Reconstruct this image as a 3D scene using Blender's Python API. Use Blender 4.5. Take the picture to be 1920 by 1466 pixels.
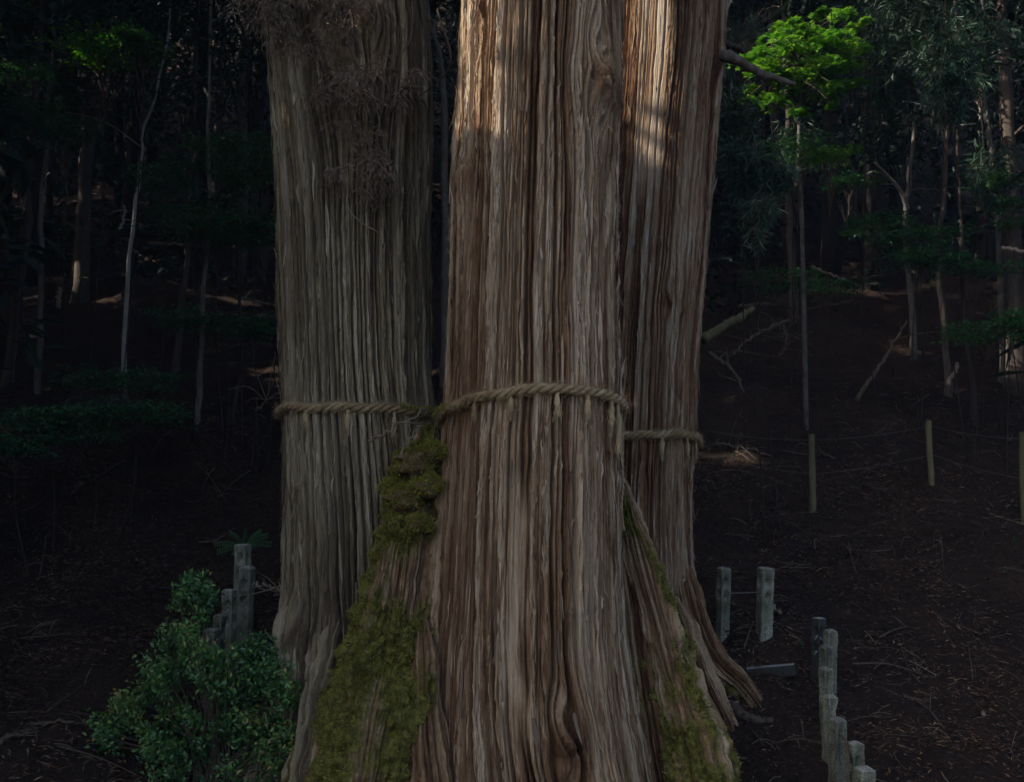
import bpy, math, random
import numpy as np
from mathutils import Vector

for o in list(bpy.data.objects): bpy.data.objects.remove(o)
sc = bpy.context.scene
COL = sc.collection
rng = np.random.default_rng(7)
random.seed(7)
R = math.radians

# ------------------------------------------------------------------ camera, sky, sun, exposure
F_PX, PITCH, CAM = 1844.0, math.atan(197/1844.0), np.array([0.0, 0.0, 3.0])
cam_d = bpy.data.cameras.new('camera'); cam = bpy.data.objects.new('camera', cam_d); COL.objects.link(cam)
cam.location = CAM; cam.rotation_euler = (R(90) + PITCH, 0, 0)
cam_d.sensor_width = 36.0; cam_d.lens = 36.0*F_PX/1920.0; cam_d.clip_start = 0.05; cam_d.clip_end = 500
sc.camera = cam

SUN_EL, SUN_H = R(36), np.array([-0.980, -0.199])
SUN = np.array([SUN_H[0]*math.cos(SUN_EL), SUN_H[1]*math.cos(SUN_EL), math.sin(SUN_EL)])
world = bpy.data.worlds.new('World'); sc.world = world; world.use_nodes = True
wn = world.node_tree; wn.nodes.clear()
sky = wn.nodes.new('ShaderNodeTexSky'); sky.sky_type = 'NISHITA'; sky.sun_disc = False; sky.dust_density = 4.0; sky.ozone_density = 0.3; sky.air_density = 0.8
sky.sun_elevation = SUN_EL; sky.sun_rotation = math.atan2(SUN_H[0], SUN_H[1])
bg = wn.nodes.new('ShaderNodeBackground'); bg.inputs['Strength'].default_value = 0.15
wo = wn.nodes.new('ShaderNodeOutputWorld')
wn.links.new(sky.outputs[0], bg.inputs[0]); wn.links.new(bg.outputs[0], wo.inputs[0])
sl = bpy.data.lights.new('sun', 'SUN'); sl.energy = 3.6; sl.angle = R(0.5); sl.color = (1.0, 0.93, 0.82)
so = bpy.data.objects.new('sun', sl); COL.objects.link(so)
so.rotation_euler = Vector(SUN).to_track_quat('Z', 'Y').to_euler(); so.location = SUN*60

sc.render.engine = 'CYCLES'
sc.cycles.use_denoising = True
sc.cycles.max_bounces = 6; sc.cycles.diffuse_bounces = 4; sc.cycles.glossy_bounces = 2; sc.cycles.transmission_bounces = 3
sc.cycles.sample_clamp_indirect = 4.0
sc.view_settings.view_transform = 'Standard'; sc.view_settings.look = 'None'
sc.view_settings.gamma = 1.0; sc.view_settings.exposure = 1.15

# ------------------------------------------------------------------ pixel helpers
cp, sp = math.cos(PITCH), math.sin(PITCH)
def ray(px, py):
    a, b = (px-960)/F_PX, (733-py)/F_PX
    return np.array([a, cp - b*sp, sp + b*cp])
def P(px, py, d):
    r = ray(px, py); return CAM + r*(d/r[1])
def ppm(d): return F_PX/d                       # pixels of the photograph per metre

# ------------------------------------------------------------------ noise
def _h(ix, iy, iz, seed):
    h = (ix.astype(np.int64)*374761393 + iy.astype(np.int64)*668265263 + iz.astype(np.int64)*2147483647 + seed*1274126177) & 0xffffffff
    h = ((h ^ (h >> 13))*1274126177) & 0xffffffff
    h = ((h ^ (h >> 16))*2246822519) & 0xffffffff
    return ((h ^ (h >> 15)) & 0xffffff)/float(0xffffff)*2 - 1
def n2(x, y, seed=0):
    x, y = np.broadcast_arrays(np.asarray(x, float), np.asarray(y, float))
    fx, fy = np.floor(x), np.floor(y); tx, ty = x-fx, y-fy
    tx = tx*tx*(3-2*tx); ty = ty*ty*(3-2*ty); z = np.zeros_like(fx)
    a, b, c, d = _h(fx, fy, z, seed), _h(fx+1, fy, z, seed), _h(fx, fy+1, z, seed), _h(fx+1, fy+1, z, seed)
    return (a*(1-tx)+b*tx)*(1-ty) + (c*(1-tx)+d*tx)*ty
def n3(p, s, seed=0):
    q = np.asarray(p, float)*s; f = np.floor(q); t = q-f; t = t*t*(3-2*t); o = 0
    for i in (0, 1):
        for j in (0, 1):
            for k in (0, 1):
                w = (t[..., 0] if i else 1-t[..., 0])*(t[..., 1] if j else 1-t[..., 1])*(t[..., 2] if k else 1-t[..., 2])
                o = o + w*_h(f[..., 0]+i, f[..., 1]+j, f[..., 2]+k, seed)
    return o
def fbm2(x, y, seed=0, octv=3):
    o, a = 0, 1.0
    for i in range(octv): o = o + a*n2(x*2**i, y*2**i, seed+i*17); a *= .5
    return o
def sstep(a, b, x):
    t = np.clip((x-a)/(b-a), 0, 1); return t*t*(3-2*t)

# ------------------------------------------------------------------ mesh helpers
def make_mesh(name, V, polys, attrs=None, smooth=False):
    me = bpy.data.meshes.new(name)
    V = np.ascontiguousarray(V, np.float32)
    idx = np.concatenate([p.reshape(-1) for p in polys]).astype(np.int32)
    tot = np.concatenate([np.full(len(p), p.shape[1], np.int32) for p in polys])
    start = np.concatenate([[0], np.cumsum(tot)[:-1]]).astype(np.int32)
    me.vertices.add(len(V)); me.vertices.foreach_set('co', V.reshape(-1))
    me.loops.add(len(idx)); me.loops.foreach_set('vertex_index', idx)
    me.polygons.add(len(tot)); me.polygons.foreach_set('loop_start', start)
    try: me.polygons.foreach_set('loop_total', tot)
    except Exception: pass
    me.polygons.foreach_set('use_smooth', np.full(len(tot), smooth, bool))
    for k, v in (attrs or {}).items():
        at = me.attributes.new(k, 'FLOAT', 'POINT'); at.data.foreach_set('value', np.ascontiguousarray(v, np.float32))
    me.update(calc_edges=True)
    return me
class MB:
    """collects shapes; build() links them as one mesh object"""
    def __init__(s): s.V, s.Q, s.T, s.tone, s.n = [], [], [], [], 0
    def add(s, V, quads=None, tris=None, tone=0.5):
        V = np.asarray(V, float)
        if quads is not None and len(quads): s.Q.append(np.asarray(quads)+s.n)
        if tris is not None and len(tris): s.T.append(np.asarray(tris)+s.n)
        s.V.append(V); s.tone.append(np.broadcast_to(np.asarray(tone, float), (len(V),))); s.n += len(V)
    def build(s, name, mat, parent=None, smooth=False, origin=None):
        V = np.concatenate(s.V)
        if origin is not None: V = V - np.asarray(origin)
        polys = []
        if s.Q: polys.append(np.concatenate(s.Q))
        if s.T: polys.append(np.concatenate(s.T))
        me = make_mesh(name, V, polys, {'tone': np.concatenate(s.tone)}, smooth)
        return link(name, me, mat, parent, origin)
def link(name, me, mat, parent=None, origin=None):
    o = bpy.data.objects.new(name, me); COL.objects.link(o)
    if me is not None and mat is not None and not me.materials: me.materials.append(mat)
    if parent is not None:
        o.parent = parent
        if origin is not None: o.location = Vector(origin) - parent.location
        else: o.location = -parent.location
    elif origin is not None: o.location = origin
    return o
def tag(o, label, cat, group=None, kind=None):
    if label: o['label'] = label
    if cat: o['category'] = cat
    if group: o['group'] = group
    if kind: o['kind'] = kind
    return o
def empty(name, loc, label, cat, group=None):
    o = bpy.data.objects.new(name, None); COL.objects.link(o); o.location = loc; o.empty_display_size = 0.2
    return tag(o, label, cat, group)
def norm(v): return v/np.maximum(np.linalg.norm(v, axis=-1, keepdims=True), 1e-9)
def tube(mb, pts, rad, n=8, tone=0.5, cap=True, rough=0.0, seed=0):
    pts = np.asarray(pts, float); m = len(pts)
    rad = np.broadcast_to(np.asarray(rad, float), (m,))
    t = norm(np.gradient(pts, axis=0))
    ref = np.array([0, 0, 1.0]) if abs(t[0][2]) < .8 else np.array([1.0, 0, 0])
    u = np.zeros_like(t); a = ref
    for i in range(m):
        a = a - t[i]*np.dot(a, t[i]); a = a/max(np.linalg.norm(a), 1e-9); u[i] = a
    w = np.cross(t, u)
    th = np.linspace(0, 2*np.pi, n, endpoint=False)
    rr = rad[:, None]*np.ones(n)[None]
    if rough: rr = rr*(1+rough*n2(np.arange(m)[:, None]*.7+seed*9.1, np.arange(n)[None]*.9, seed))
    V = pts[:, None]+(u[:, None]*np.cos(th)[None, :, None]+w[:, None]*np.sin(th)[None, :, None])*rr[..., None]
    V = V.reshape(-1, 3); i, j = np.meshgrid(np.arange(m-1), np.arange(n), indexing='ij'); jn = (j+1) % n
    Q = np.stack([i*n+j, i*n+jn, (i+1)*n+jn, (i+1)*n+j], -1).reshape(-1, 4); T = []
    if cap:
        V = np.concatenate([V, pts[:1], pts[-1:]]); k = m*n
        for j in range(n): T.append((k, (j+1) % n, j)); T.append((k+1, (m-1)*n+j, (m-1)*n+(j+1) % n))
    mb.add(V, Q, T, tone)
def smooth_path(pts, n=24):
    pts = np.asarray(pts, float); m = len(pts)
    if m == 2: return pts[0]+(pts[1]-pts[0])*np.linspace(0, 1, n)[:, None]
    p = np.concatenate([[2*pts[0]-pts[1]], pts, [2*pts[-1]-pts[-2]]]); out = []
    for s in np.linspace(0, m-1-1e-6, n):
        i = int(s); t = s-i; a, b, c, d = p[i:i+4]
        out.append(.5*((2*b)+(-a+c)*t+(2*a-5*b+4*c-d)*t*t+(-a+3*b-3*c+d)*t**3))
    return np.array(out)
def leaves(mb, pos, ax, nr, L, W, tone, fold=.25):
    """kite shaped folded leaves, all vectorised"""
    pos = np.asarray(pos, float); N = len(pos)
    ax = norm(np.asarray(ax, float)); s = norm(np.cross(ax, nr)); nn = np.cross(s, ax)
    L = np.broadcast_to(L, (N,))[:, None]; W = np.broadcast_to(W, (N,))[:, None]
    V = np.stack([pos, pos+ax*L*.45+s*W*.5+nn*W*fold, pos+ax*L, pos+ax*L*.45-s*W*.5+nn*W*fold], 1).reshape(-1, 3)
    b = np.arange(N)[:, None]*4
    T = np.concatenate([b+np.array([[0, 1, 2]]), b+np.array([[0, 2, 3]])])
    mb.add(V, None, T, np.repeat(np.broadcast_to(tone, (N,)), 4))
def rdir(n): return norm(rng.normal(size=(n, 3)))

# ------------------------------------------------------------------ materials
def new_mat(name):
    m = bpy.data.materials.new(name); m.use_nodes = True; nt = m.node_tree; nt.nodes.clear()
    return m, nt, nt.nodes.new('ShaderNodeOutputMaterial')
def ramp(nt, stops, src):
    r = nt.nodes.new('ShaderNodeValToRGB'); e = r.color_ramp.elements
    while len(e) < len(stops): e.new(.5)
    for k, (p, c) in enumerate(stops): e[k].position = p; e[k].color = (*c, 1)
    nt.links.new(src, r.inputs[0]); return r.outputs[0]
def attr(nt, name):
    a = nt.nodes.new('ShaderNodeAttribute'); a.attribute_name = name; return a.outputs['Fac']
def noise_tex(nt, scale, vec=None, detail=4, rough=.6, stretch=None):
    tc = nt.nodes.new('ShaderNodeTexCoord'); mp = nt.nodes.new('ShaderNodeMapping')
    nt.links.new(tc.outputs['Object'], mp.inputs[0])
    if stretch: mp.inputs['Scale'].default_value = stretch
    t = nt.nodes.new('ShaderNodeTexNoise'); t.inputs['Scale'].default_value = scale
    t.inputs['Detail'].default_value = detail; t.inputs['Roughness'].default_value = rough
    nt.links.new(mp.outputs[0], t.inputs['Vector']); return t.outputs['Fac']
def math_n(nt, op, a, b, clamp=False):
    m = nt.nodes.new('ShaderNodeMath'); m.operation = op; m.use_clamp = clamp
    for k, v in enumerate((a, b)):
        if isinstance(v, (int, float)): m.inputs[k].default_value = v
        else: nt.links.new(v, m.inputs[k])
    return m.outputs[0]
def mixc(nt, fac, a, b, mode='MIX'):
    m = nt.nodes.new('ShaderNodeMix'); m.data_type = 'RGBA'; m.blend_type = mode
    for k, v in ((0, fac), (6, a), (7, b)):
        if isinstance(v, (int, float)): m.inputs[k].default_value = v
        elif isinstance(v, tuple): m.inputs[k].default_value = (*v, 1)
        else: nt.links.new(v, m.inputs[k])
    return m.outputs[2]
def principled(nt, out, col, rough=.85, spec=.3, bump=None, bstr=.3, bdist=.01):
    b = nt.nodes.new('ShaderNodeBsdfPrincipled'); nt.links.new(b.outputs[0], out.inputs[0])
    if isinstance(col, tuple): b.inputs['Base Color'].default_value = (*col, 1)
    else: nt.links.new(col, b.inputs['Base Color'])
    b.inputs['Roughness'].default_value = rough; b.inputs['Specular IOR Level'].default_value = spec
    if bump is not None:
        bn = nt.nodes.new('ShaderNodeBump'); bn.inputs['Strength'].default_value = bstr; bn.inputs['Distance'].default_value = bdist
        nt.links.new(bump, bn.inputs['Height']); nt.links.new(bn.outputs[0], b.inputs['Normal'])
    return b
def bark_material(name, stops, moss_stops=((0, (.05, .04, .014)), (.5, (.115, .108, .022)), (1, (.21, .20, .045)))):
    m, nt, out = new_mat(name)
    fib = noise_tex(nt, 75, detail=6, rough=.8, stretch=(1, 1, .045))
    chip = noise_tex(nt, 34, detail=6, rough=.8, stretch=(1, 1, .35))
    blot = noise_tex(nt, 3.0, detail=4, stretch=(1, 1, .35))
    t = math_n(nt, 'ADD', math_n(nt, 'MULTIPLY', attr(nt, 'tone'), .75), math_n(nt, 'ADD', math_n(nt, 'MULTIPLY', fib, .75), math_n(nt, 'ADD', math_n(nt, 'MULTIPLY', blot, .35), math_n(nt, 'MULTIPLY', math_n(nt, 'SUBTRACT', chip, .5), .45))))
    col = ramp(nt, stops, math_n(nt, 'SUBTRACT', t, .44))
    mn = noise_tex(nt, 26, detail=6, rough=.7)
    mcol = ramp(nt, [(.36, moss_stops[0][1]), (.5, moss_stops[1][1]), (.64, moss_stops[2][1])], mn)
    mf = math_n(nt, 'ADD', attr(nt, 'moss'), math_n(nt, 'MULTIPLY', math_n(nt, 'SUBTRACT', noise_tex(nt, 11, detail=6, rough=.75), .5), 1.3))
    mf = ramp(nt, [(.30, (0, 0, 0)), (.72, (1, 1, 1))], mf)
    col = mixc(nt, mf, col, mcol)
    h = math_n(nt, 'ADD', math_n(nt, 'MULTIPLY', fib, 1.2), math_n(nt, 'ADD', math_n(nt, 'MULTIPLY', mn, .5), math_n(nt, 'MULTIPLY', chip, .8)))
    principled(nt, out, col, .93, .15, h, .8, .016)
    return m
BARK_RED = [(0, (.030, .014, .007)), (.25, (.115, .056, .027)), (.47, (.245, .142, .075)), (.70, (.44, .31, .19)), (1, (.62, .50, .37))]
BARK_GREY = [(0, (.026, .019, .014)), (.26, (.115, .082, .050)), (.50, (.25, .195, .118)), (.76, (.41, .34, .225)), (1, (.55, .48, .35))]
M_BARK = bark_material('cedar_bark_red', BARK_RED)
BARK_PALE = [(0, (.026, .013, .007)), (.25, (.12, .057, .030)), (.47, (.25, .142, .080)), (.70, (.42, .295, .19)), (1, (.60, .51, .41))]
M_BARKR = bark_material('cedar_bark_rear', BARK_PALE)
M_BARKG = bark_material('cedar_bark_grey', BARK_GREY)
def tone_mat(name, stops, rough=.9, spec=.2, nscale=None, stretch=None, bstr=.4):
    m, nt, out = new_mat(name); t = attr(nt, 'tone'); bump = None
    if nscale:
        f = noise_tex(nt, nscale, detail=5, rough=.65, stretch=stretch)
        t = math_n(nt, 'ADD', t, math_n(nt, 'MULTIPLY', math_n(nt, 'SUBTRACT', f, .5), .9)); bump = f
    principled(nt, out, ramp(nt, stops, t), rough, spec, bump, bstr, .01); return m
def leaf_mat(name, stops, trans=.35, rough=.5, spec=.35):
    m, nt, out = new_mat(name); col = ramp(nt, stops, attr(nt, 'tone'))
    b = principled(nt, out, col, rough, spec)
    tr = nt.nodes.new('ShaderNodeBsdfTranslucent'); nt.links.new(mixc(nt, 1.0, col, (1.0, 1.0, .45), 'MULTIPLY'), tr.inputs[0])
    mx = nt.nodes.new('ShaderNodeMixShader'); mx.inputs[0].default_value = trans
    nt.links.new(b.outputs[0], mx.inputs[1]); nt.links.new(tr.outputs[0], mx.inputs[2]); nt.links.new(mx.outputs[0], out.inputs[0])
    return m
M_CANOPY = leaf_mat('canopy_leaf', [(0, (.010, .024, .014)), (1, (.026, .056, .028))], .2)
M_UNDER = leaf_mat('understory_leaf', [(0, (.02, .085, .038)), (.6, (.04, .15, .05)), (1, (.08, .23, .05))], .35)
M_MAPLE = leaf_mat('maple_leaf', [(0, (.04, .16, .018)), (.5, (.11, .30, .025)), (1, (.32, .50, .08))], .5)
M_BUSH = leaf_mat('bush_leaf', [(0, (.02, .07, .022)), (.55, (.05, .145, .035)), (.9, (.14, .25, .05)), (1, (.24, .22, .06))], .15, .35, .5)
M_CONIFER = leaf_mat('conifer_leaf', [(0, (.02, .055, .034)), (.6, (.04, .10, .055)), (1, (.24, .24, .17))], .2)
M_DEAD = tone_mat('dead_spray', [(0, (.06, .04, .028)), (.5, (.14, .095, .065)), (1, (.26, .21, .16))])
M_TWIG = tone_mat('dead_wood', [(0, (.04, .03, .024)), (.5, (.10, .075, .055)), (1, (.26, .21, .155))], nscale=30, stretch=(1, 1, .3))
M_TRUNK = tone_mat('forest_bark', [(0, (.025, .02, .016)), (.45, (.06, .045, .036)), (.75, (.12, .095, .075)), (1, (.22, .19, .155))], nscale=14, stretch=(1, 1, .25), bstr=.7)
M_PALE = tone_mat('pale_bark', [(0, (.05, .045, .04)), (.4, (.16, .145, .125)), (.7, (.30, .28, .245)), (1, (.46, .44, .40))], nscale=9, stretch=(1, 1, .8), bstr=.3)
M_STRAW = tone_mat('rope_straw', [(0, (.09, .064, .03)), (.45, (.29, .21, .11)), (1, (.52, .40, .23))], nscale=70, stretch=(1, 1, .5), bstr=.6)
M_LITTER = tone_mat('leaf_litter', [(0, (.012, .010, .009)), (.45, (.052, .031, .021)), (.8, (.14, .072, .040)), (1, (.24, .165, .10))])
M_MOSS = leaf_mat('moss', [(0, (.08, .074, .016)), (.5, (.21, .20, .034)), (1, (.37, .34, .075))], .25, .9, .1)
M_WIRE = tone_mat('fence_wire', [(0, (.10, .095, .085)), (1, (.22, .21, .19))], .6, .4)
M_POLE = tone_mat('fence_pole_wood', [(0, (.05, .05, .02)), (.5, (.13, .12, .06)), (1, (.25, .21, .13))], nscale=20, stretch=(1, 1, .2))
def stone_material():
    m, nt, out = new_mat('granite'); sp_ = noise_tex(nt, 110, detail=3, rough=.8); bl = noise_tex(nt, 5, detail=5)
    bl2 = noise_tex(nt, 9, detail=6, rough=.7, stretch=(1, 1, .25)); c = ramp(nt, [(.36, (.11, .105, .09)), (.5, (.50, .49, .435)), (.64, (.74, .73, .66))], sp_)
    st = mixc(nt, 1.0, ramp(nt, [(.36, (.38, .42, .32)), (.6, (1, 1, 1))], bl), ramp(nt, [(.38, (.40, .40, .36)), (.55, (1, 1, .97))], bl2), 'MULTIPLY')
    ge = nt.nodes.new('ShaderNodeNewGeometry'); sx = nt.nodes.new('ShaderNodeSeparateXYZ'); nt.links.new(ge.outputs['Normal'], sx.inputs[0]); side_shade = ramp(nt, [(.35, (.66, .68, .60)), (.7, (1, 1, 1))], sx.outputs[2]); tn_ = nt.nodes.new('ShaderNodeCombineColor'); [nt.links.new(attr(nt, 'tone'), tn_.inputs[q]) for q in range(3)]  # side shade and brighter tops put into the granite colour by face direction
    principled(nt, out, mixc(nt, 1.0, mixc(nt, 1.0, mixc(nt, .8, c, st, 'MULTIPLY'), side_shade, 'MULTIPLY'), tn_.outputs[0], 'MULTIPLY'), .85, .25, sp_, .5, .006); return m
M_STONE = stone_material()
def shaded_stone():  # shaded sides and a lit top, both put into the colour by normal
    m, nt, out = new_mat('shaded_granite'); g = nt.nodes.new('ShaderNodeNewGeometry'); sx = nt.nodes.new('ShaderNodeSeparateXYZ'); nt.links.new(g.outputs['Normal'], sx.inputs[0]); sp_ = noise_tex(nt, 110, detail=3, rough=.8)
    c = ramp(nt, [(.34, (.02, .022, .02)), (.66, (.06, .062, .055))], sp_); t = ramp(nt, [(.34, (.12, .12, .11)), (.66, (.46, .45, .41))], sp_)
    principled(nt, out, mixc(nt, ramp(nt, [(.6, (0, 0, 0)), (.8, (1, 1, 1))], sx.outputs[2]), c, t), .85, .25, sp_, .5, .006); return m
M_SHADED_STONE = shaded_stone()
def ground_material():
    m, nt, out = new_mat('forest_floor')
    a, b, c = noise_tex(nt, 1.1, detail=6, rough=.7), noise_tex(nt, 22, detail=6, rough=.8), noise_tex(nt, 6, detail=5, rough=.7)
    col = ramp(nt, [(.25, (.006, .005, .005)), (.42, (.015, .011, .010)), (.58, (.044, .027, .018)), (.75, (.095, .058, .037))],
               math_n(nt, 'ADD', math_n(nt, 'MULTIPLY', a, .4), math_n(nt, 'ADD', math_n(nt, 'MULTIPLY', b, .45), math_n(nt, 'MULTIPLY', c, .2))))
    principled(nt, out, col, .95, .1, math_n(nt, 'ADD', b, c), .8, .04); return m
M_GROUND = ground_material()

# ------------------------------------------------------------------ terrain
def rel(x, y, z): return (x, y, z)
CP = [rel(2.51, 7.5, -2.33), rel(2.63, 8.5, -1.97), rel(2.81, 9.3, -1.64), rel(2.5, 10, -1.33), rel(2.22, 9.1, -1.62), rel(2.2, 8.6, -1.9), rel(3.9, 12.8, 0.0), rel(5.5, 13, .18), rel(6.7, 12.6, .05),
      rel(5.5, 9.8, -1.7), rel(4.5, 7.4, -2.5), rel(8, 9, -1.9),
      rel(5.3, 18.6, 3.3), rel(9, 18, 3.0), rel(-6, 18, 3.4), rel(0, 18, 3.3), rel(-12, 18, 3.2), rel(14, 18, 3.0),
      rel(-3.9, 13, .78), rel(-7.7, 15, 1.7), rel(-4.3, 13.5, 1.0), rel(-3.6, 11.9, -.35), rel(-2.6, 9.5, -1.45), rel(-2.5, 8.5, -1.6), rel(-6.5, 11.5, -.45), rel(-3.3, 7, -1.9), rel(-5.5, 8.5, -1.5), rel(-9, 12, -.2),
      rel(0, 12.5, -.2), rel(0, 6.3, -2.75), rel(0, 7.6, -2.6), rel(-1.2, 7.4, -2.5), rel(1.3, 9.6, -1.9), rel(0, 10.5, -1.4),
      rel(0, 0, -2.6), rel(-5, 0, -2.4), rel(5, 0, -2.6), rel(-12, 2, -1.9), rel(12, 3, -2.4), rel(0, -10, -2.6), rel(-14, -10, -2.0), rel(14, -10, -2.6),
      rel(0, -40, -2.6), rel(-50, -40, -1), rel(50, -40, -2.6), rel(-60, 10, 2), rel(60, 10, 0),
      rel(-15, 30, 10), rel(0, 30, 10.2), rel(15, 30, 9.8), rel(-30, 30, 10), rel(30, 30, 9.5),
      rel(-25, 60, 35), rel(0, 60, 35.5), rel(25, 60, 35), rel(-60, 60, 33), rel(60, 60, 33), rel(0, 110, 76), rel(-70, 110, 74), rel(70, 110, 74)]
CP = np.array(CP); CP[:, 2] += 3.0
def _phi(r2): return .5*r2*np.log(r2+1e-9)
_n = len(CP); _A = np.zeros((_n+3, _n+3)); _d = ((CP[:, None, :2]-CP[None, :, :2])**2).sum(-1)
_A[:_n, :_n] = _phi(_d)+np.eye(_n)*.08; _A[:_n, _n] = 1; _A[:_n, _n+1:] = CP[:, :2]; _A[_n, :_n] = 1; _A[_n+1:, :_n] = CP[:, :2].T
_w = np.linalg.solve(_A, np.concatenate([CP[:, 2], np.zeros(3)]))
def G0(x, y):
    x = np.asarray(x, float); y = np.asarray(y, float); out = _w[_n]+_w[_n+1]*x+_w[_n+2]*y
    for k in range(_n): out = out+_w[k]*_phi((x-CP[k, 0])**2+(y-CP[k, 1])**2)
    return out
def G(x, y):
    g = G0(x, y); far = sstep(14, 20, np.asarray(y, float))
    return g+.10*n2(np.asarray(x)/.9, np.asarray(y)/.9, 3)*(1+far)+.045*n2(np.asarray(x)/.33, np.asarray(y)/.33, 5)+.25*far*n2(np.asarray(x)/2.3, np.asarray(y)/2.3, 9)
def hit(px, py, lo=4.0, hi=90.0):
    r = ray(px, py); r = r/r[1]; ds = np.linspace(lo, hi, 3000)
    p = CAM+ds[:, None]*r; below = p[:, 2] < G(p[:, 0], p[:, 1])
    k = int(np.argmax(below)) if below.any() else len(ds)-1
    return p[k]
gu = np.sinh(np.linspace(-3.3, 3.3, 256)); gu = gu/gu[-1]*75
gv = np.concatenate([np.linspace(-45, 2, 24, endpoint=False), np.linspace(2, 20, 210, endpoint=False), 20+90*np.linspace(0, 1, 90)**1.6])
gx, gy = np.meshgrid(gu, gv, indexing='xy'); gz = G(gx, gy)
gz = gz+(.03*n2(gx/.11, gy/.11, 21)+.035*n2(gx/.21, gy/.21, 22))*(np.hypot(gx, gy-9) < 14)
nu, nv = len(gu), len(gv); i, j = np.meshgrid(np.arange(nv-1), np.arange(nu-1), indexing='ij')
gq = np.stack([i*nu+j, i*nu+j+1, (i+1)*nu+j+1, (i+1)*nu+j], -1).reshape(-1, 4)
ground = link('ground', make_mesh('ground', np.stack([gx, gy, gz], -1).reshape(-1, 3), [gq], None, True), M_GROUND)
tag(ground, 'dark brown forest floor of cedar litter rising into a hillside', None, kind='structure')

# ------------------------------------------------------------------ giant cedar trunks
class Trunk:
    """axis and radius from silhouette pixels; lobes = root buttresses"""
    def __init__(s, d, rows, lobes, knots, seed, stretch=1.0):
        s.d, s.lobes, s.knots, s.seed, s.bare = d, lobes, knots, seed, None
        zz, cx, rr = [], [], []
        for py, xl, xr in rows:
            a, b = P(xl, py, d), P(xr, py, d); half = (b[0]-a[0])/2; dist = math.hypot(d, (a[0]+b[0])/2)
            zz.append(a[2]); cx.append((a[0]+b[0])/2); rr.append(dist*math.sin(math.atan(half/dist)))
        k = np.argsort(zz); s.z, s.cx, s.r = np.array(zz)[k], np.array(cx)[k], np.array(rr)[k]
        s.rref = float(np.median(s.r))
    def axis(s, z):
        z = np.asarray(z, float); top, lz = s.z[-1], s.z
        sl = (s.cx[-1]-s.cx[len(lz)//2])/(lz[-1]-lz[len(lz)//2])
        return np.interp(z, lz, s.cx)+np.maximum(z-top, 0)*sl
    def radius(s, th, z):
        r = np.interp(z, s.z, s.r); r = r*(1-.018*np.maximum(z-s.z[-1], 0))
        r = r*(1+.035*np.sin(th*2+s.seed)+.03*np.sin(th*3+s.seed*2.1)+.02*np.sin(5*th+z*.4+s.seed))
        for (t0, w, zs, amps) in s.lobes:
            dt = (th-t0+np.pi) % (2*np.pi)-np.pi
            r = r+np.exp(-(dt/w)**2)*np.interp(z, zs, amps)
        for (t0, z0, rad, amp) in s.knots:
            dt = ((th-t0+np.pi) % (2*np.pi)-np.pi)*s.rref
            r = r+amp*np.exp(-(dt**2+(z-z0)**2)/rad**2)
        return r
    def point(s, th, z, off=0.0):
        th = np.asarray(th, float); z = np.asarray(z, float); r = s.radius(th, z)+off
        return np.stack([s.axis(z)+r*np.sin(th), s.d-r*np.cos(th), z+0*th], -1)
    def theta_at(s, px, py):
        """surface angle seen at a pixel"""
        r0 = ray(px, py); r0 = r0/r0[1]
        for d in np.linspace(s.d-2.2, s.d+.4, 900):
            p = CAM+r0*d; th = math.atan2(p[0]-float(s.axis(p[2])), s.d-p[1])
            if math.hypot(p[0]-float(s.axis(p[2])), s.d-p[1]) <= float(s.radius(np.array(th), np.array(p[2]))): return th, p
        return None
def strips(u, z, w, seed, gw, wander=.28, zl=2.4):
    """long wandering cracks: distance profile, depth factor and strip number"""
    i0 = np.floor(u/w); best = np.full(u.shape, 9.0); dep = np.zeros(u.shape); sid = i0-3
    for k in range(-2, 4):
        q = i0+k; zero = q*0
        b = q*w+w*(.40*_h(q, zero, zero, seed)+wander*n2(q*7.31, z/zl, seed+1)+.10*n2(q*3.7, z/.22, seed+2))
        d = np.abs(u-b); f = np.clip(.85+.9*n2(q*5.3+.5, z/1.1, seed+3), 0, 1)*(.75+.25*_h(q, zero+4, zero, seed))
        g = np.exp(-(d/(gw*(.65+.45*f)))**3)*f
        dep = np.maximum(dep, g); sid = np.where(u >= b, q, sid)
    return dep, sid
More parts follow.
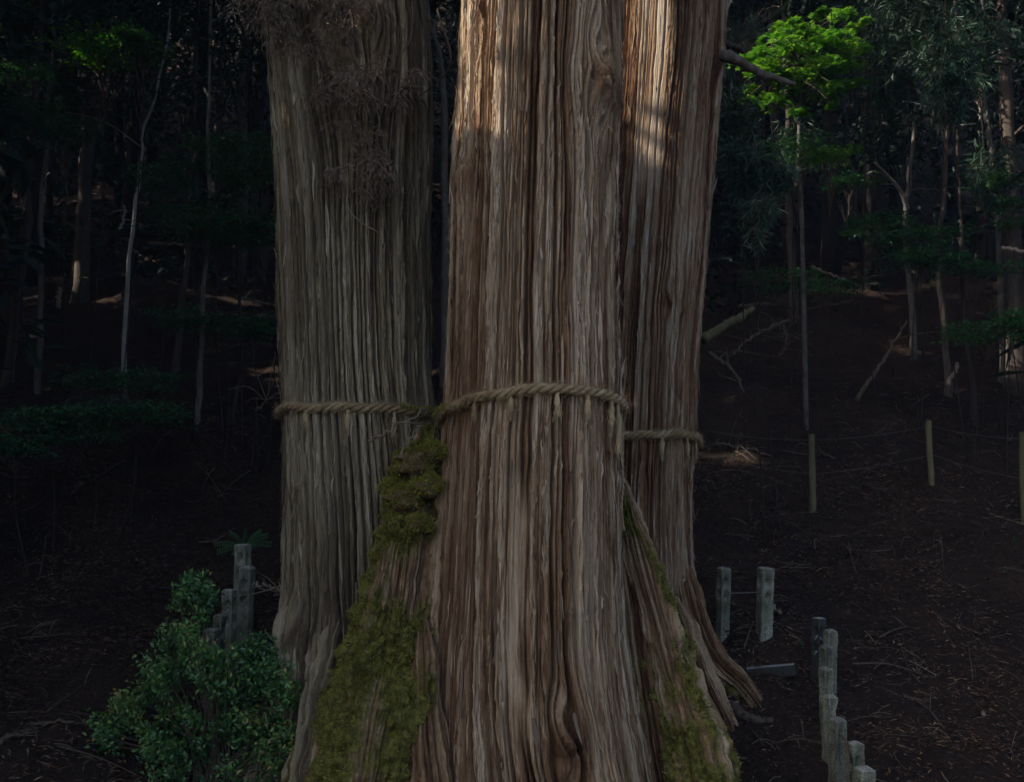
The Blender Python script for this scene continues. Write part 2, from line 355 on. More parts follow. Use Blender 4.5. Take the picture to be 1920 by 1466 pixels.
def bark(T, th, z, moss, seed, coarse=1.0, rref=None):
    rr = T.rref if rref is None else rref; u = th*rr
    u, z = np.broadcast_arrays(np.asarray(u, float), np.asarray(z, float))
    w = .014*n2(u/.30, z/1.5, seed+1)+.003*n2(u/.08, z/.3, seed+2)
    for (t0, z0, rad, amp) in (T.knots if T else []):        # the grain flows round knots
        du = ((th-t0+np.pi) % (2*np.pi)-np.pi)*rr; dz = z-z0; q = np.exp(-(du**2*1.2+dz**2*.35)/(rad*1.5)**2)
        w = w-du*q*.8+.03*q*np.sin(dz/.10+du/.06)
    u = u+w
    g1, s1 = strips(u, z, .070*coarse, seed+3, .0108); g2, s2 = strips(u, z, .031*coarse, seed+30, .0050, .30, 1.5); g3, s3 = strips(u, z, .013, seed+60, .0032, .3, .6)
    e = s1*0
    step = .55*n2(s2*13.7+.5, z/.55, seed+11)+.6*_h(s2, e+3, e, seed+10)
    lift = _h(s1, e+5, e, seed+12); tilt = n2(s1*9.7, z/.8, seed+13)
    kn = sum([np.exp(-((((th-t0+np.pi) % (2*np.pi)-np.pi)*rr)**2+(z-z0)**2)/(rad*.9)**2) for (t0, z0, rad, amp) in (T.knots if T else [])], 0*u)
    h = -.080*g1-.042*g2*(.35+.65*(_h(s1, e+7, e, seed+24) > -.3))-.008*g3+.009*lift+.006*step+.005*tilt+.004*n2(u/.010, z/.05, seed+14)+.003*n2(u/.02, z/.02, seed+21)+.014*n2(u/.5, z/.9, seed+19)
    tone = .54+.20*lift+.19*step+.16*tilt+.10*_h(s3, e+2, e, seed+20)+.20*n2(u/.45, z/1.8, seed+15)
    h = h+kn*(.030*n2(u/.05, z/.06, seed+22)+.02*n2(u/.025, z/.03, seed+23)); tone = tone-.36*kn
    if T and T.bare:                                           # weathered face where the outer bark has shed
        t0, wd, za, zb = T.bare; q = np.exp(-((th-t0+.06*n2(z/.4, z*0, 5))*rr/wd)**2)*sstep(za, za+.5, z)*(1-sstep(zb-.5, zb, z)); h = h*(1-.75*q)-.012*q; tone = tone+.42*q
    hm = .050*n2(u/.06, z/.07, seed+16)+.040*n2(u/.17, z/.2, seed+17)+.022*n2(u/.035, z/.035, seed+18)+.012
    h = h*(1-moss*.8)+hm*moss
    return h, np.clip(tone, 0, 1)
def build_trunk(T, zbot, ztop, zend, cols, rows, mossf, seed, mat, parent, coarse=1.0):
    dense = np.linspace(R(-104), R(104), int(cols*.92)); back = np.linspace(R(104), R(256), int(cols*.08)+2)[1:-1]
    th = np.concatenate([dense, back]); z = np.concatenate([np.linspace(zbot, ztop, rows), np.linspace(ztop, zend, 26)[1:]])
    TH, Z = np.meshgrid(th, z, indexing='xy'); moss = mossf(TH, Z)
    h, tone = bark(T, TH, Z, moss, seed, coarse); V = T.point(TH, Z, h)
    n, m = len(th), len(z); i, j = np.meshgrid(np.arange(m-1), np.arange(n), indexing='ij'); jn = (j+1) % n
    q = np.stack([i*n+j, i*n+jn, (i+1)*n+jn, (i+1)*n+j], -1).reshape(-1, 4)
    me = make_mesh('trunk', V.reshape(-1, 3), [q], {'tone': tone.ravel(), 'moss': moss.ravel()}, False)
    return link('trunk', me, mat, parent)

def zpx(py, d): return float(P(960, py, d)[2])
dC, dL, dR = 7.2, 8.0, 10.0
rowsC = [(-60, 862, 1168), (0, 860, 1170), (200, 853, 1170), (400, 846, 1164), (600, 838, 1160), (750, 831, 1165), (820, 822, 1165), (1000, 812, 1165), (1100, 808, 1168), (1200, 803, 1174), (1300, 800, 1188), (1400, 806, 1204), (1466, 812, 1214), (1600, 800, 1240)]
rowsL = [(-60, 486, 796), (0, 490, 802), (100, 500, 811), (200, 508, 812), (300, 514, 811), (500, 521, 808), (700, 531, 808), (800, 534, 818), (1000, 537, 842), (1120, 535, 850), (1200, 528, 860), (1300, 522, 872), (1400, 515, 885), (1600, 500, 900)]
rowsR = [(-60, 1142, 1370), (0, 1140, 1365), (100, 1137, 1360), (200, 1131, 1350), (300, 1125, 1342), (500, 1115, 1328), (700, 1106, 1312), (800, 1103, 1308), (900, 1100, 1303), (1000, 1098, 1301), (1100, 1094, 1306), (1200, 1084, 1316), (1300, 1070, 1330), (1500, 1060, 1350)]
zc = lambda py: zpx(py, dC)
lobesC = [(R(-95), .35, [zc(1600), zc(1300), zc(1000), zc(850)], [.5, .35, .2, 0]), (R(-38), .22, [zc(1600), zc(1466), zc(1300), zc(1180)], [.30, .14, .04, 0]),
          (R(38), .20, [zc(1600), zc(1466), zc(1380), zc(1280)], [.22, .09, .03, 0]), (R(150), .6, [0, 1.4, 2.6], [.6, .3, 0])]
zl, zr = (lambda py: zpx(py, dL)), (lambda py: zpx(py, dR))
lobesL = [(R(-58), .22, [zl(1600), zl(1330), zl(1230), zl(1150), zl(1100)], [.40, .16, .06, .02, 0]), (R(-10), .3, [zl(1600), zl(1400), zl(1200)], [.45, .20, 0]),
          (R(50), .30, [zl(1600), zl(1300), zl(1050), zl(950)], [.4, .22, .05, 0])]
lobesR = [(R(70), .30, [zr(1300), zr(1180), zr(1130), zr(1060)], [.30, .14, .05, 0]), (R(15), .30, [zr(1400), zr(1280), zr(1180), zr(1100)], [.5, .25, .08, 0]), (R(-30), .5, [zr(1400), zr(1250), zr(1100)], [.5, .2, 0])]
TC = Trunk(dC, rowsC, lobesC, [], 1); TL = Trunk(dL, rowsL, lobesL, [], 2); TR = Trunk(dR, rowsR, lobesR, [], 3)
def knot(T, px, py, rad, amp):
    t = T.theta_at(px, py); return (t[0], t[1][2], rad, amp)
TC.knots = [knot(TC, 1128, 150, .17, .085), knot(TC, 872, 335, .13, .04), knot(TC, 1068, 1395, .12, .05), knot(TC, 905, 20, .10, .03)]
TL.knots = [knot(TL, 545, 1195, .14, .06), knot(TL, 600, 1215, .10, .04), knot(TL, 640, 30, .3, .05)]
TC.bare = (TC.theta_at(968, 1100)[0], .065, zc(1420), zc(860)); TR.bare = (TR.theta_at(1222, 150)[0], .15, zr(430), zr(-400))
TR.knots = [knot(TR, 1342, 120, .12, .05), knot(TR, 1255, 560, .08, .02)]
def mossC(th, z):
    dl = (th-R(-88)+np.pi) % (2*np.pi)-np.pi
    return np.clip(np.exp(-(dl/.36)**4)*sstep(zc(790), zc(860), z)*(.5+.5*n2(th*5, z*2.2, 91)), 0, 1)
def mossL(th, z):
    d = (th-R(66)+np.pi) % (2*np.pi)-np.pi
    return np.clip(np.exp(-(d/.36)**4)*sstep(zl(880), zl(1050), z)*(.45+.6*n2(th*6, z*2.4, 93)), 0, 1)
def mossR(th, z): return np.zeros_like(th*z)
cedar = empty('giant_cedar', (0, 7.6, G(0, 7.6)), 'giant old cedar with three fissured trunks on one mossy root base', 'tree')
build_trunk(TC, .0, zc(-25), 17, 740, 195, mossC, 100, M_BARK, cedar, 1.0)
build_trunk(TL, .0, zl(-25), 17, 620, 180, mossL, 200, M_BARKG, cedar, .9)
build_trunk(TR, .5, zr(-25), 17, 480, 180, mossR, 300, M_BARKR, cedar, 1.35)

# loose fibrous slivers of bark lying along the trunks, far too many to count
def slivers(T, seed, N, zlo, zhi, mossf, mat, coarse):
    th = rng.uniform(R(-105), R(105), N); z0 = rng.uniform(zlo, zhi, N); ln = .08+.55*rng.uniform(0, 1, N)**2.2; w = rng.uniform(.005, .019, N)*(.6+.4*ln/.4)
    S = np.linspace(0, 1, 6); Z = z0[:, None]+ln[:, None]*S[None]; TH = th[:, None]+(rng.normal(size=(N, 1))*.012*S[None])+.006*rng.normal(size=(N, 6))
    h, tn = bark(T, TH, Z, np.zeros_like(Z), seed, coarse); ok = (h.min(1) > -.017) & (mossf(th, z0) < .3)
    for (t0, zk, rad, amp) in T.knots: ok &= ((th-t0)*T.rref)**2+(Z.mean(1)-zk)**2 > (rad*.9)**2
    if T.bare: ok &= ~((np.abs(th-T.bare[0])*T.rref < T.bare[1]*1.1) & (z0 > T.bare[2]-.1) & (z0 < T.bare[3]) & (rng.uniform(0, 1, N) < .9))
    TH, Z, h, tn, w, ln = TH[ok], Z[ok], h[ok], tn[ok], w[ok], ln[ok]; n = len(w)
    curl = rng.uniform(0, 1, (n, 1))**4*.045; flip = rng.uniform(0, 1, (n, 1)) < .6; e = np.where(flip, 1-S[None], S[None])
    C = T.point(TH, Z, h+.004+rng.uniform(0, .007, (n, 1))+curl*e**3); side = np.stack([np.cos(TH), np.sin(TH), 0*TH], -1); out = np.stack([np.sin(TH), -np.cos(TH), 0*TH], -1)
    prof = np.array([.12, .75, 1, 1, .8, .08])[None]*(1+.25*rng.normal(size=(n, 6))); W = (w[:, None]*prof)[..., None]; tip = rng.normal(size=(n, 1, 1))*.25
    A, B = C-side*W/2+out*W*tip, C+side*W/2-out*W*tip; V = np.stack([A, B], 2).reshape(-1, 3); b = np.arange(n)[:, None, None]*12; k = (np.arange(5)*2)[None, :, None]
    Q = (b+k+np.array([0, 1, 3, 2])[None, None]).reshape(-1, 4); tone = np.repeat(np.clip(tn.mean(1)+rng.normal(size=n)*.22-.01, 0, 1), 12)
    me = make_mesh('bark_fibre', V, [Q], {'tone': tone, 'moss': tone*0}, False); o = link('bark_fibre', me, mat, cedar); o['kind'] = 'stuff'
slivers(TC, 100, 11000, .3, zc(-25), mossC, M_BARK, 1.0)
slivers(TL, 200, 9000, .6, zl(-25), mossL, M_BARKG, .9)
slivers(TR, 300, 5200, 1.2, zr(-25), mossR, M_BARKR, 1.35)

# moss tufts on the buttresses: too many and too small to pick apart
def moss_tufts(T, mossf, zlo, zhi, thlo, thhi, N, seed, name='moss'):
    th = rng.uniform(thlo, thhi, N); z = rng.uniform(zlo, zhi, N); m = mossf(th, z)
    k = rng.uniform(0, 1, N) < (m-.35)*1.6; th, z, m = th[k], z[k], m[k]
    h, _ = bark(T, th, z, m, seed); p = T.point(th, z, h-.004); out = norm(np.stack([np.sin(th), -np.cos(th), .35+0*th], -1))
    mb = MB(); ax = norm(out+rng.normal(size=p.shape)*.55)
    leaves(mb, p, ax, rdir(len(p)), rng.uniform(.012, .03, len(p)), rng.uniform(.006, .012, len(p)), np.clip(.45+.3*n3(p, 9, 4)+rng.normal(size=len(p))*.15, 0, 1))
    o = mb.build(name, M_MOSS, cedar); o['kind'] = 'stuff'
moss_tufts(TC, mossC, .3, zc(775), R(-125), R(-50), 16000, 100)
moss_tufts(TL, mossL, .6, zl(880), R(25), R(105), 12000, 200)
# buttress roots: swept bark with moss cushions
def root(keys, seed, mossfn, mat, tufts, n=130, m=105, coarse=.8, name='root'):
    """keys: (px, py, d, half width m, half depth m)"""
    pts = np.array([P(k[0], k[1], k[2]) for k in keys]); q = smooth_path(np.concatenate([pts, np.array([[k[3], k[4], 0] for k in keys])], 1), m) if False else None
    C = smooth_path(pts, m); RR = smooth_path(np.array([[k[3], k[4], 0] for k in keys]), m)*(np.minimum(1, np.sqrt(np.linspace(.0004, 5.5, m)))*np.minimum(1, np.sqrt(np.linspace(6, .0004, m))))[:, None]
    t = norm(np.gradient(C, axis=0)); s = np.concatenate([[0], np.cumsum(np.linalg.norm(np.diff(C, axis=0), axis=1))])
    fwd = np.array([0, -1.0, 0]); side = norm(np.cross(fwd, t)); out = np.cross(t, side)
    th = np.linspace(-np.pi, np.pi, n, endpoint=False); TH, S = np.meshgrid(th, s, indexing='xy')
    mo = mossfn(TH, S/s[-1]); h, tone = bark(None, TH, S+seed*.37, mo, seed, coarse, float(np.mean([k[3] for k in keys]))*1.2)
    lump_ = .15*n2(TH*1.3+seed, S/.35, seed+70)+.11*n2(TH*2.6, S/.16, seed+71)+.06*n2(TH*5, S/.08, seed+72)
    a = RR[:, None, 0]*(1+lump_)+h; b = RR[:, None, 1]*(1+lump_)+h
    D = side[:, None]*np.sin(TH)[..., None]*-1; E = out[:, None]*np.cos(TH)[..., None]
    V = C[:, None]+D*a[..., None]+E*b[..., None]
    i, j = np.meshgrid(np.arange(m-1), np.arange(n), indexing='ij'); jn = (j+1) % n
    me = make_mesh(name, V.reshape(-1, 3), [np.stack([i*n+j, (i+1)*n+j, (i+1)*n+jn, i*n+jn], -1).reshape(-1, 4)], {'tone': tone.ravel(), 'moss': mo.ravel()}, False)
    ro = link(name, me, mat, cedar)
    k = rng.integers(0, m*n, tufts); mm = mo.ravel()[k]; k = k[rng.uniform(0, 1, tufts) < (mm-.3)*1.6]; p = V.reshape(-1, 3)[k]; o = norm(D+E).reshape(-1, 3)[k]
    if len(k):
        mb = MB(); p = p+rng.normal(size=p.shape)*.006-o*.003
        leaves(mb, p, norm(o+np.array([0, 0, .2])+rng.normal(size=p.shape)*.55), rdir(len(p)), rng.uniform(.012, .03, len(p)), rng.uniform(.006, .012, len(p)), np.clip(.42+.42*n3(p, 6, 4)+.38*n3(p, 19, 6)+rng.normal(size=len(p))*.15, 0, 1))
        x = mb.build('moss', M_MOSS, ro); x.location = (0, 0, 0); x['kind'] = 'stuff'
    return ro
root([(800, 800, 7.45, .10, .16), (782, 880, 7.28, .15, .20), (765, 980, 7.16, .19, .22), (748, 1100, 7.06, .23, .24), (728, 1220, 6.98, .28, .26), (706, 1340, 6.86, .36, .30), (686, 1466, 6.75, .40, .36), (670, 1580, 6.65, .50, .4)], 501,
     lambda t, s: np.clip(.68+.70*n2(t*1.6, s*7, 95)+.3*n2(t*4, s*17, 96)-.25*sstep(.72, .95, s)+.15*np.cos(t+.7), 0, 1), M_BARK, 42000, 200, 155)
root([(790, 1130, 7.0, .10, .18), (792, 1260, 6.9, .13, .2), (798, 1370, 6.8, .16, .22), (806, 1466, 6.7, .20, .24), (812, 1580, 6.6, .26, .26)], 502, lambda t, s: np.clip(.25+.6*n2(t*1.6, s*5, 97)-.2*s, 0, 1), M_BARK, 9000)
root([(1150, 870, 7.75, .09, .14), (1176, 960, 7.68, .11, .16), (1204, 1060, 7.62, .13, .18), (1232, 1160, 7.55, .15, .19), (1258, 1260, 7.45, .185, .20), (1290, 1370, 7.3, .215, .22), (1322, 1480, 7.15, .25, .24), (1350, 1560, 7.05, .30, .26)], 503,
     lambda t, s: np.clip(.30+.75*sstep(.40, .55, s)*np.exp(-((t-.35)/1.1)**2)+.7*n2(t*1.6, s*6, 98)*1.0+.25*n2(t*4, s*17, 99), 0, 1), M_BARK, 36000, 170, 145)
root([(1165, 1000, 7.75, .10, .14), (1182, 1120, 7.62, .13, .16), (1200, 1250, 7.5, .16, .18), (1222, 1380, 7.38, .20, .2), (1245, 1500, 7.25, .24, .22), (1255, 1580, 7.2, .28, .24)], 504, lambda t, s: np.clip(.2+.6*n2(t*1.6, s*5, 87), 0, 1), M_BARK, 6000)
root([(1275, 1040, 9.75, .16, .2), (1285, 1110, 9.65, .17, .2), (1306, 1180, 9.5, .17, .2), (1342, 1240, 9.3, .15, .17), (1392, 1290, 9.05, .13, .14), (1430, 1345, 8.85, .09, .1), (1455, 1420, 8.7, .06, .06)], 505,
     lambda t, s: np.clip(-.1+.9*sstep(.55, .7, s)*np.exp(-((t-.9)/.6)**2)+.3*n2(t*2, s*7, 88), 0, 1), M_BARK, 14000)
root([(1260, 1120, 9.5, .16, .16), (1285, 1200, 9.25, .16, .15), (1315, 1270, 9.0, .14, .13), (1350, 1335, 8.8, .10, .10), (1390, 1420, 8.6, .07, .07)], 506, lambda t, s: np.clip(-.1+.3*n2(t*2, s*7, 89), 0, 1), M_BARK, 10)
root([(575, 1100, 7.85, .16, .18), (560, 1180, 7.7, .20, .22), (560, 1270, 7.6, .20, .22), (545, 1350, 7.5, .16, .16), (500, 1430, 7.35, .11, .1), (450, 1490, 7.2, .07, .07)], 507, lambda t, s: t*0+s*0, M_BARKG, 10)
root([(660, 1120, 7.55, .2, .2), (640, 1240, 7.4, .24, .24), (622, 1350, 7.2, .25, .24), (600, 1460, 7.0, .24, .22), (580, 1560, 6.9, .24, .2)], 508, lambda t, s: np.clip(-.1+.6*sstep(.5, .9, s)*np.exp(-((t-.9)/.8)**2)+.4*n2(t*2, s*5, 90), 0, 1), M_BARKG, 9000)

M_STRIP2 = tone_mat('burl_bark', [(0, (.02, .013, .009)), (.5, (.075, .048, .032)), (1, (.17, .12, .085))], nscale=40, stretch=(1, 1, .3), bstr=.9)
# gnarled burls with moss caps in the fork between the trunks
def lump(mb, c, r, seed, tone=.5, seg=(26, 18), flat=(1, 1, 1), am=1.0):
    a = np.linspace(0, 2*np.pi, seg[0], endpoint=False); b = np.linspace(.02, np.pi-.02, seg[1])
    A, B = np.meshgrid(a, b, indexing='xy'); d = np.stack([np.cos(A)*np.sin(B), np.sin(A)*np.sin(B), np.cos(B)], -1)
    rr = r*(1+am*(.35*n3(d+seed, 1.7, seed)+.16*n3(d+seed, 4.3, seed+1))+.09*n3(d, 9, seed+2))
    V = c+(d*rr[..., None])*np.array(flat); n, m = seg; i, j = np.meshgrid(np.arange(m-1), np.arange(n), indexing='ij'); jn = (j+1) % n
    mb.add(V.reshape(-1, 3), np.stack([i*n+j, (i+1)*n+j, (i+1)*n+jn, i*n+jn], -1).reshape(-1, 4), None, tone)
    return V.reshape(-1, 3), d.reshape(-1, 3)
M_BURL = tone_mat('burl_wood', [(0, (.03, .02, .012)), (.5, (.10, .065, .03)), (1, (.21, .15, .08))], nscale=25)
def moss_on(V, d, N, mb, up=.0, L=(.012, .03)):
    k = np.nonzero(d[:, 2] > up)[0]
    if not len(k): return
    k = rng.choice(k, N); p = V[k]+rng.normal(size=(N, 3))*.012; ax = norm(d[k]+rng.normal(size=(N, 3))*.6)
    leaves(mb, p, ax, rdir(N), rng.uniform(*L, N), rng.uniform(.006, .013, N), np.clip(.5+.3*n3(p, 10, 8)+rng.normal(size=N)*.15, 0, 1))
for k, (px, py, d, r) in enumerate([(775, 868, 7.02, .115), (755, 935, 6.98, .10), (800, 915, 6.95, .09), (745, 985, 7.0, .055), (785, 985, 6.92, .07), (765, 1010, 6.95, .05), (735, 915, 7.08, .07), (812, 850, 7.0, .07)]):
    mb = MB(); V, dn = lump(mb, P(px, py, d-.03), r*1.12, 40+k, .6, flat=(1, 1, .72)); b = mb.build('burl', M_BURL, cedar, True)
    mm = MB(); moss_on(V, dn, 2000, mm, -.45); mo = mm.build('moss_cap', M_MOSS, b); mo.location = (0, 0, 0); mo['kind'] = 'stuff'

# peeling bark strips standing off the trunk
def strip(T, th, z, ln, w, lift, mat, tone):
    n = 10; s = np.linspace(0, 1, n); zz = z-s*ln; hh, _ = bark(T, np.full(n, th), zz, np.zeros(n), 100)
    c = T.point(np.full(n, th), zz, .012+lift*s**3); side = np.array([math.cos(th), math.sin(th), 0]); out = np.array([math.sin(th), -math.cos(th), 0])
    ww = w*.7*np.maximum(.03, np.minimum(1, 4*s+.3)*(1-s)**.7)*(1+.35*n2(s*7, s*0+th*9, 5)); mb = MB()
    A, B = c-side*ww[:, None]/2, c+side*ww[:, None]/2
    V = np.concatenate([A, B, A+out*.006-out*.012, B-out*.006]); q = []
    for k in range(n-1): q += [(k, n+k, n+k+1, k+1), (2*n+k, 2*n+k+1, 3*n+k+1, 3*n+k), (k, k+1, 2*n+k+1, 2*n+k), (n+k, 3*n+k, 3*n+k+1, n+k+1)]
    mb.add(V, q, None, tone); o = mb.build('bark_strip', mat, cedar)
M_STRIP = tone_mat('bark_strip', [(0, (.08, .05, .038)), (.5, (.16, .115, .088)), (1, (.27, .225, .18))], nscale=50, stretch=(1, 1, .06), bstr=.6)
for (T, px, py, ln, w, lf, tn) in [(TC, 1000, 1345, .30, .05, .05, .6), (TC, 1075, 1335, .18, .05, .05, .9), (TC, 975, 845, .22, .022, .03, .45), (TC, 960, 860, .16, .018, .03, .55),
        (TC, 1045, 1180, .25, .02, .03, .7), (TC, 1000, 1020, .3, .02, .03, .6), (TC, 870, 1250, .35, .03, .04, .7), (TC, 930, 1150, .3, .02, .03, .7), (TC, 1110, 1100, .3, .02, .03, .5),
        (TC, 1010, 470, .2, .02, .03, .6), (TC, 980, 560, .3, .03, .02, .8), (TL, 700, 905, .22, .022, .04, .55), (TL, 668, 1090, .28, .035, .04, .5), (TL, 590, 1140, .2, .03, .05, .6), (TL, 620, 1150, .22, .03, .06, .6),
        (TL, 570, 1120, .22, .025, .05, .6), (TL, 640, 830, .3, .02, .03, .6), (TL, 600, 600, .3, .02, .02, .6), (TL, 690, 560, .4, .02, .02, .5), (TR, 1250, 330, .4, .025, .05, .8), (TR, 1232, 420, .4, .02, .04, .7), (TR, 1190, 460, .1, .03, .03, .3), (TR, 1270, 900, .3, .03, .04, .6), (TR, 1262, 250, .3, .02, .05, .9)]:
    t = T.theta_at(px, py)
    if t: strip(T, t[0], t[1][2], ln, w, lf*.5, M_STRIP, tn*.6)

# dead branch stubs of the right trunk
def branch_part(name, pts, r0, r1, mat, parent, tone=.5, n=9, seg=22, rough=.25, wob=.02):
    p = smooth_path(pts, seg); p[1:-1] += rng.normal(size=p[1:-1].shape)*wob*.3
    mb = MB(); tube(mb, p, np.linspace(r0, r1, seg)*(1+.08*rng.normal(size=seg)), n, tone, rough=rough, seed=int(rng.integers(99)))
    return mb.build(name, mat, parent, True), p
branch_part('dead_branch', [P(1335, 100, 9.7), P(1375, 112, 9.75), P(1425, 138, 9.9), P(1455, 148, 10), P(1490, 158, 10.1)], .062, .028, M_TRUNK, cedar, .75)
branch_part('dead_branch', [P(1340, 78, 9.9), P(1370, 85, 10.1), P(1395, 98, 10.3)], .045, .025, M_TRUNK, cedar, .5)

for px, py, ex, ey in ((560, 12, 500, 2), (640, 60, 672, 128), (720, 140, 660, 172), (735, 175, 790, 165), (705, 262, 718, 330)):
    t = TL.theta_at(px, py); branch_part('dead_branch', [t[1]+np.array([0, .08, 0]), P((px+ex)/2, (py+ey)/2-6, t[1][1]-.10), P(ex, ey, t[1][1]-.16)], .022, .008, M_TWIG, cedar, .35, 6, 12, .2, .01)
# hanging dead sprays and curling twigs on the left trunk
def spray(c, w, h, n, tone):
    mb = MB(); c = np.asarray(c)
    for q in range(max(3, n//42)):
        a = c+np.array([rng.normal()*w*.4, rng.normal()*.05-.03, h*rng.uniform(.2, .55)]); b = a+np.array([rng.normal()*w*.35, -rng.uniform(.0, .12), -h*rng.uniform(.5, 1.0)])
        mid = (a+b)/2+np.array([rng.normal()*.05, -.06, .03]); p = smooth_path([a, mid, b], 9); tube(mb, p, np.linspace(.006, .002, 9), 4, tone*.8)
        m = 26; t = rng.uniform(.1, 1, m); base = p[(t*8).astype(int)]; dr = norm(np.stack([rng.normal(size=m), rng.normal(size=m)*.5-.25, -rng.uniform(.3, 1.6, m)], -1)); ln = rng.uniform(.05, .14, m)
        for e in range(3):                                     # each strand droops in three short joints
            leaves(mb, base, dr, rdir(m), ln*.55, rng.uniform(.005, .010, m), np.clip(tone+rng.normal(size=m)*.2, 0, 1), .1)
            base = base+dr*(ln*.5)[:, None]; dr = norm(dr+np.array([0, 0, -.45])+rng.normal(size=(m, 3))*.35)
    o = mb.build('dead_spray', M_DEAD, cedar); o['kind'] = 'stuff'
for (px, py, w, h, n, tn) in [(505, 15, .20, .30, 420, .7), (525, 55, .16, .26, 320, .6), (480, -5, .14, .25, 220, .6), (560, 5, .2, .25, 240, .5), (620, 10, .2, .22, 220, .4), (690, 10, .18, .22, 260, .75), (640, 60, .25, .3, 260, .35), (600, 110, .2, .2, 180, .3), (668, 150, .14, .25, 300, .55), (650, 185, .16, .2, 280, .5), (615, 185, .16, .14, 180, .4),
        (700, 195, .2, .15, 200, .35), (770, 160, .12, .22, 220, .45), (745, 190, .14, .14, 160, .35), (690, 265, .1, .25, 180, .4), (712, 310, .09, .3, 240, .5), (728, 345, .08, .25, 180, .6), (632, 330, .06, .08, 120, .55), (700, 370, .08, .2, 120, .4), (655, 240, .1, .15, 120, .4)]:
    t = TL.theta_at(max(px, 506), max(py, 0))
    if t: spray(P(px, py, t[1][1]-.07), w, h, n, tn)
for pts, tn in [([(772, -10), (774, 40), (765, 85), (740, 105), (708, 104)], .5), ([(722, 112), (705, 130), (690, 138)], .6), ([(640, 318), (652, 345), (652, 385), (670, 412), (710, 437)], .85), ([(700, 270), (680, 295), (652, 308)], .6), ([(790, 185), (800, 205), (795, 230), (780, 235)], .7), ([(660, 120), (668, 140), (675, 143)], .9), ([(745, 150), (730, 290), (742, 320), (746, 360)], .5), ([(820, 20), (845, 120), (790, 178), (745, 185)], .3), ([(705, 205), (712, 235), (708, 270)], .6), ([(735, 305), (710, 318), (682, 328)], .7), ([(690, 175), (702, 183), (712, 190)], .8)]:
    q = []
    for (px, py) in pts:
        t = TL.theta_at(px, max(py, 0)); q.append(P(px, py, (t[1][1] if t else 7.35)-.09-.05*rng.uniform()))
    branch_part('dead_twig', q, .008, .004, M_TWIG, cedar, tn, 5, 20, .1, .004)

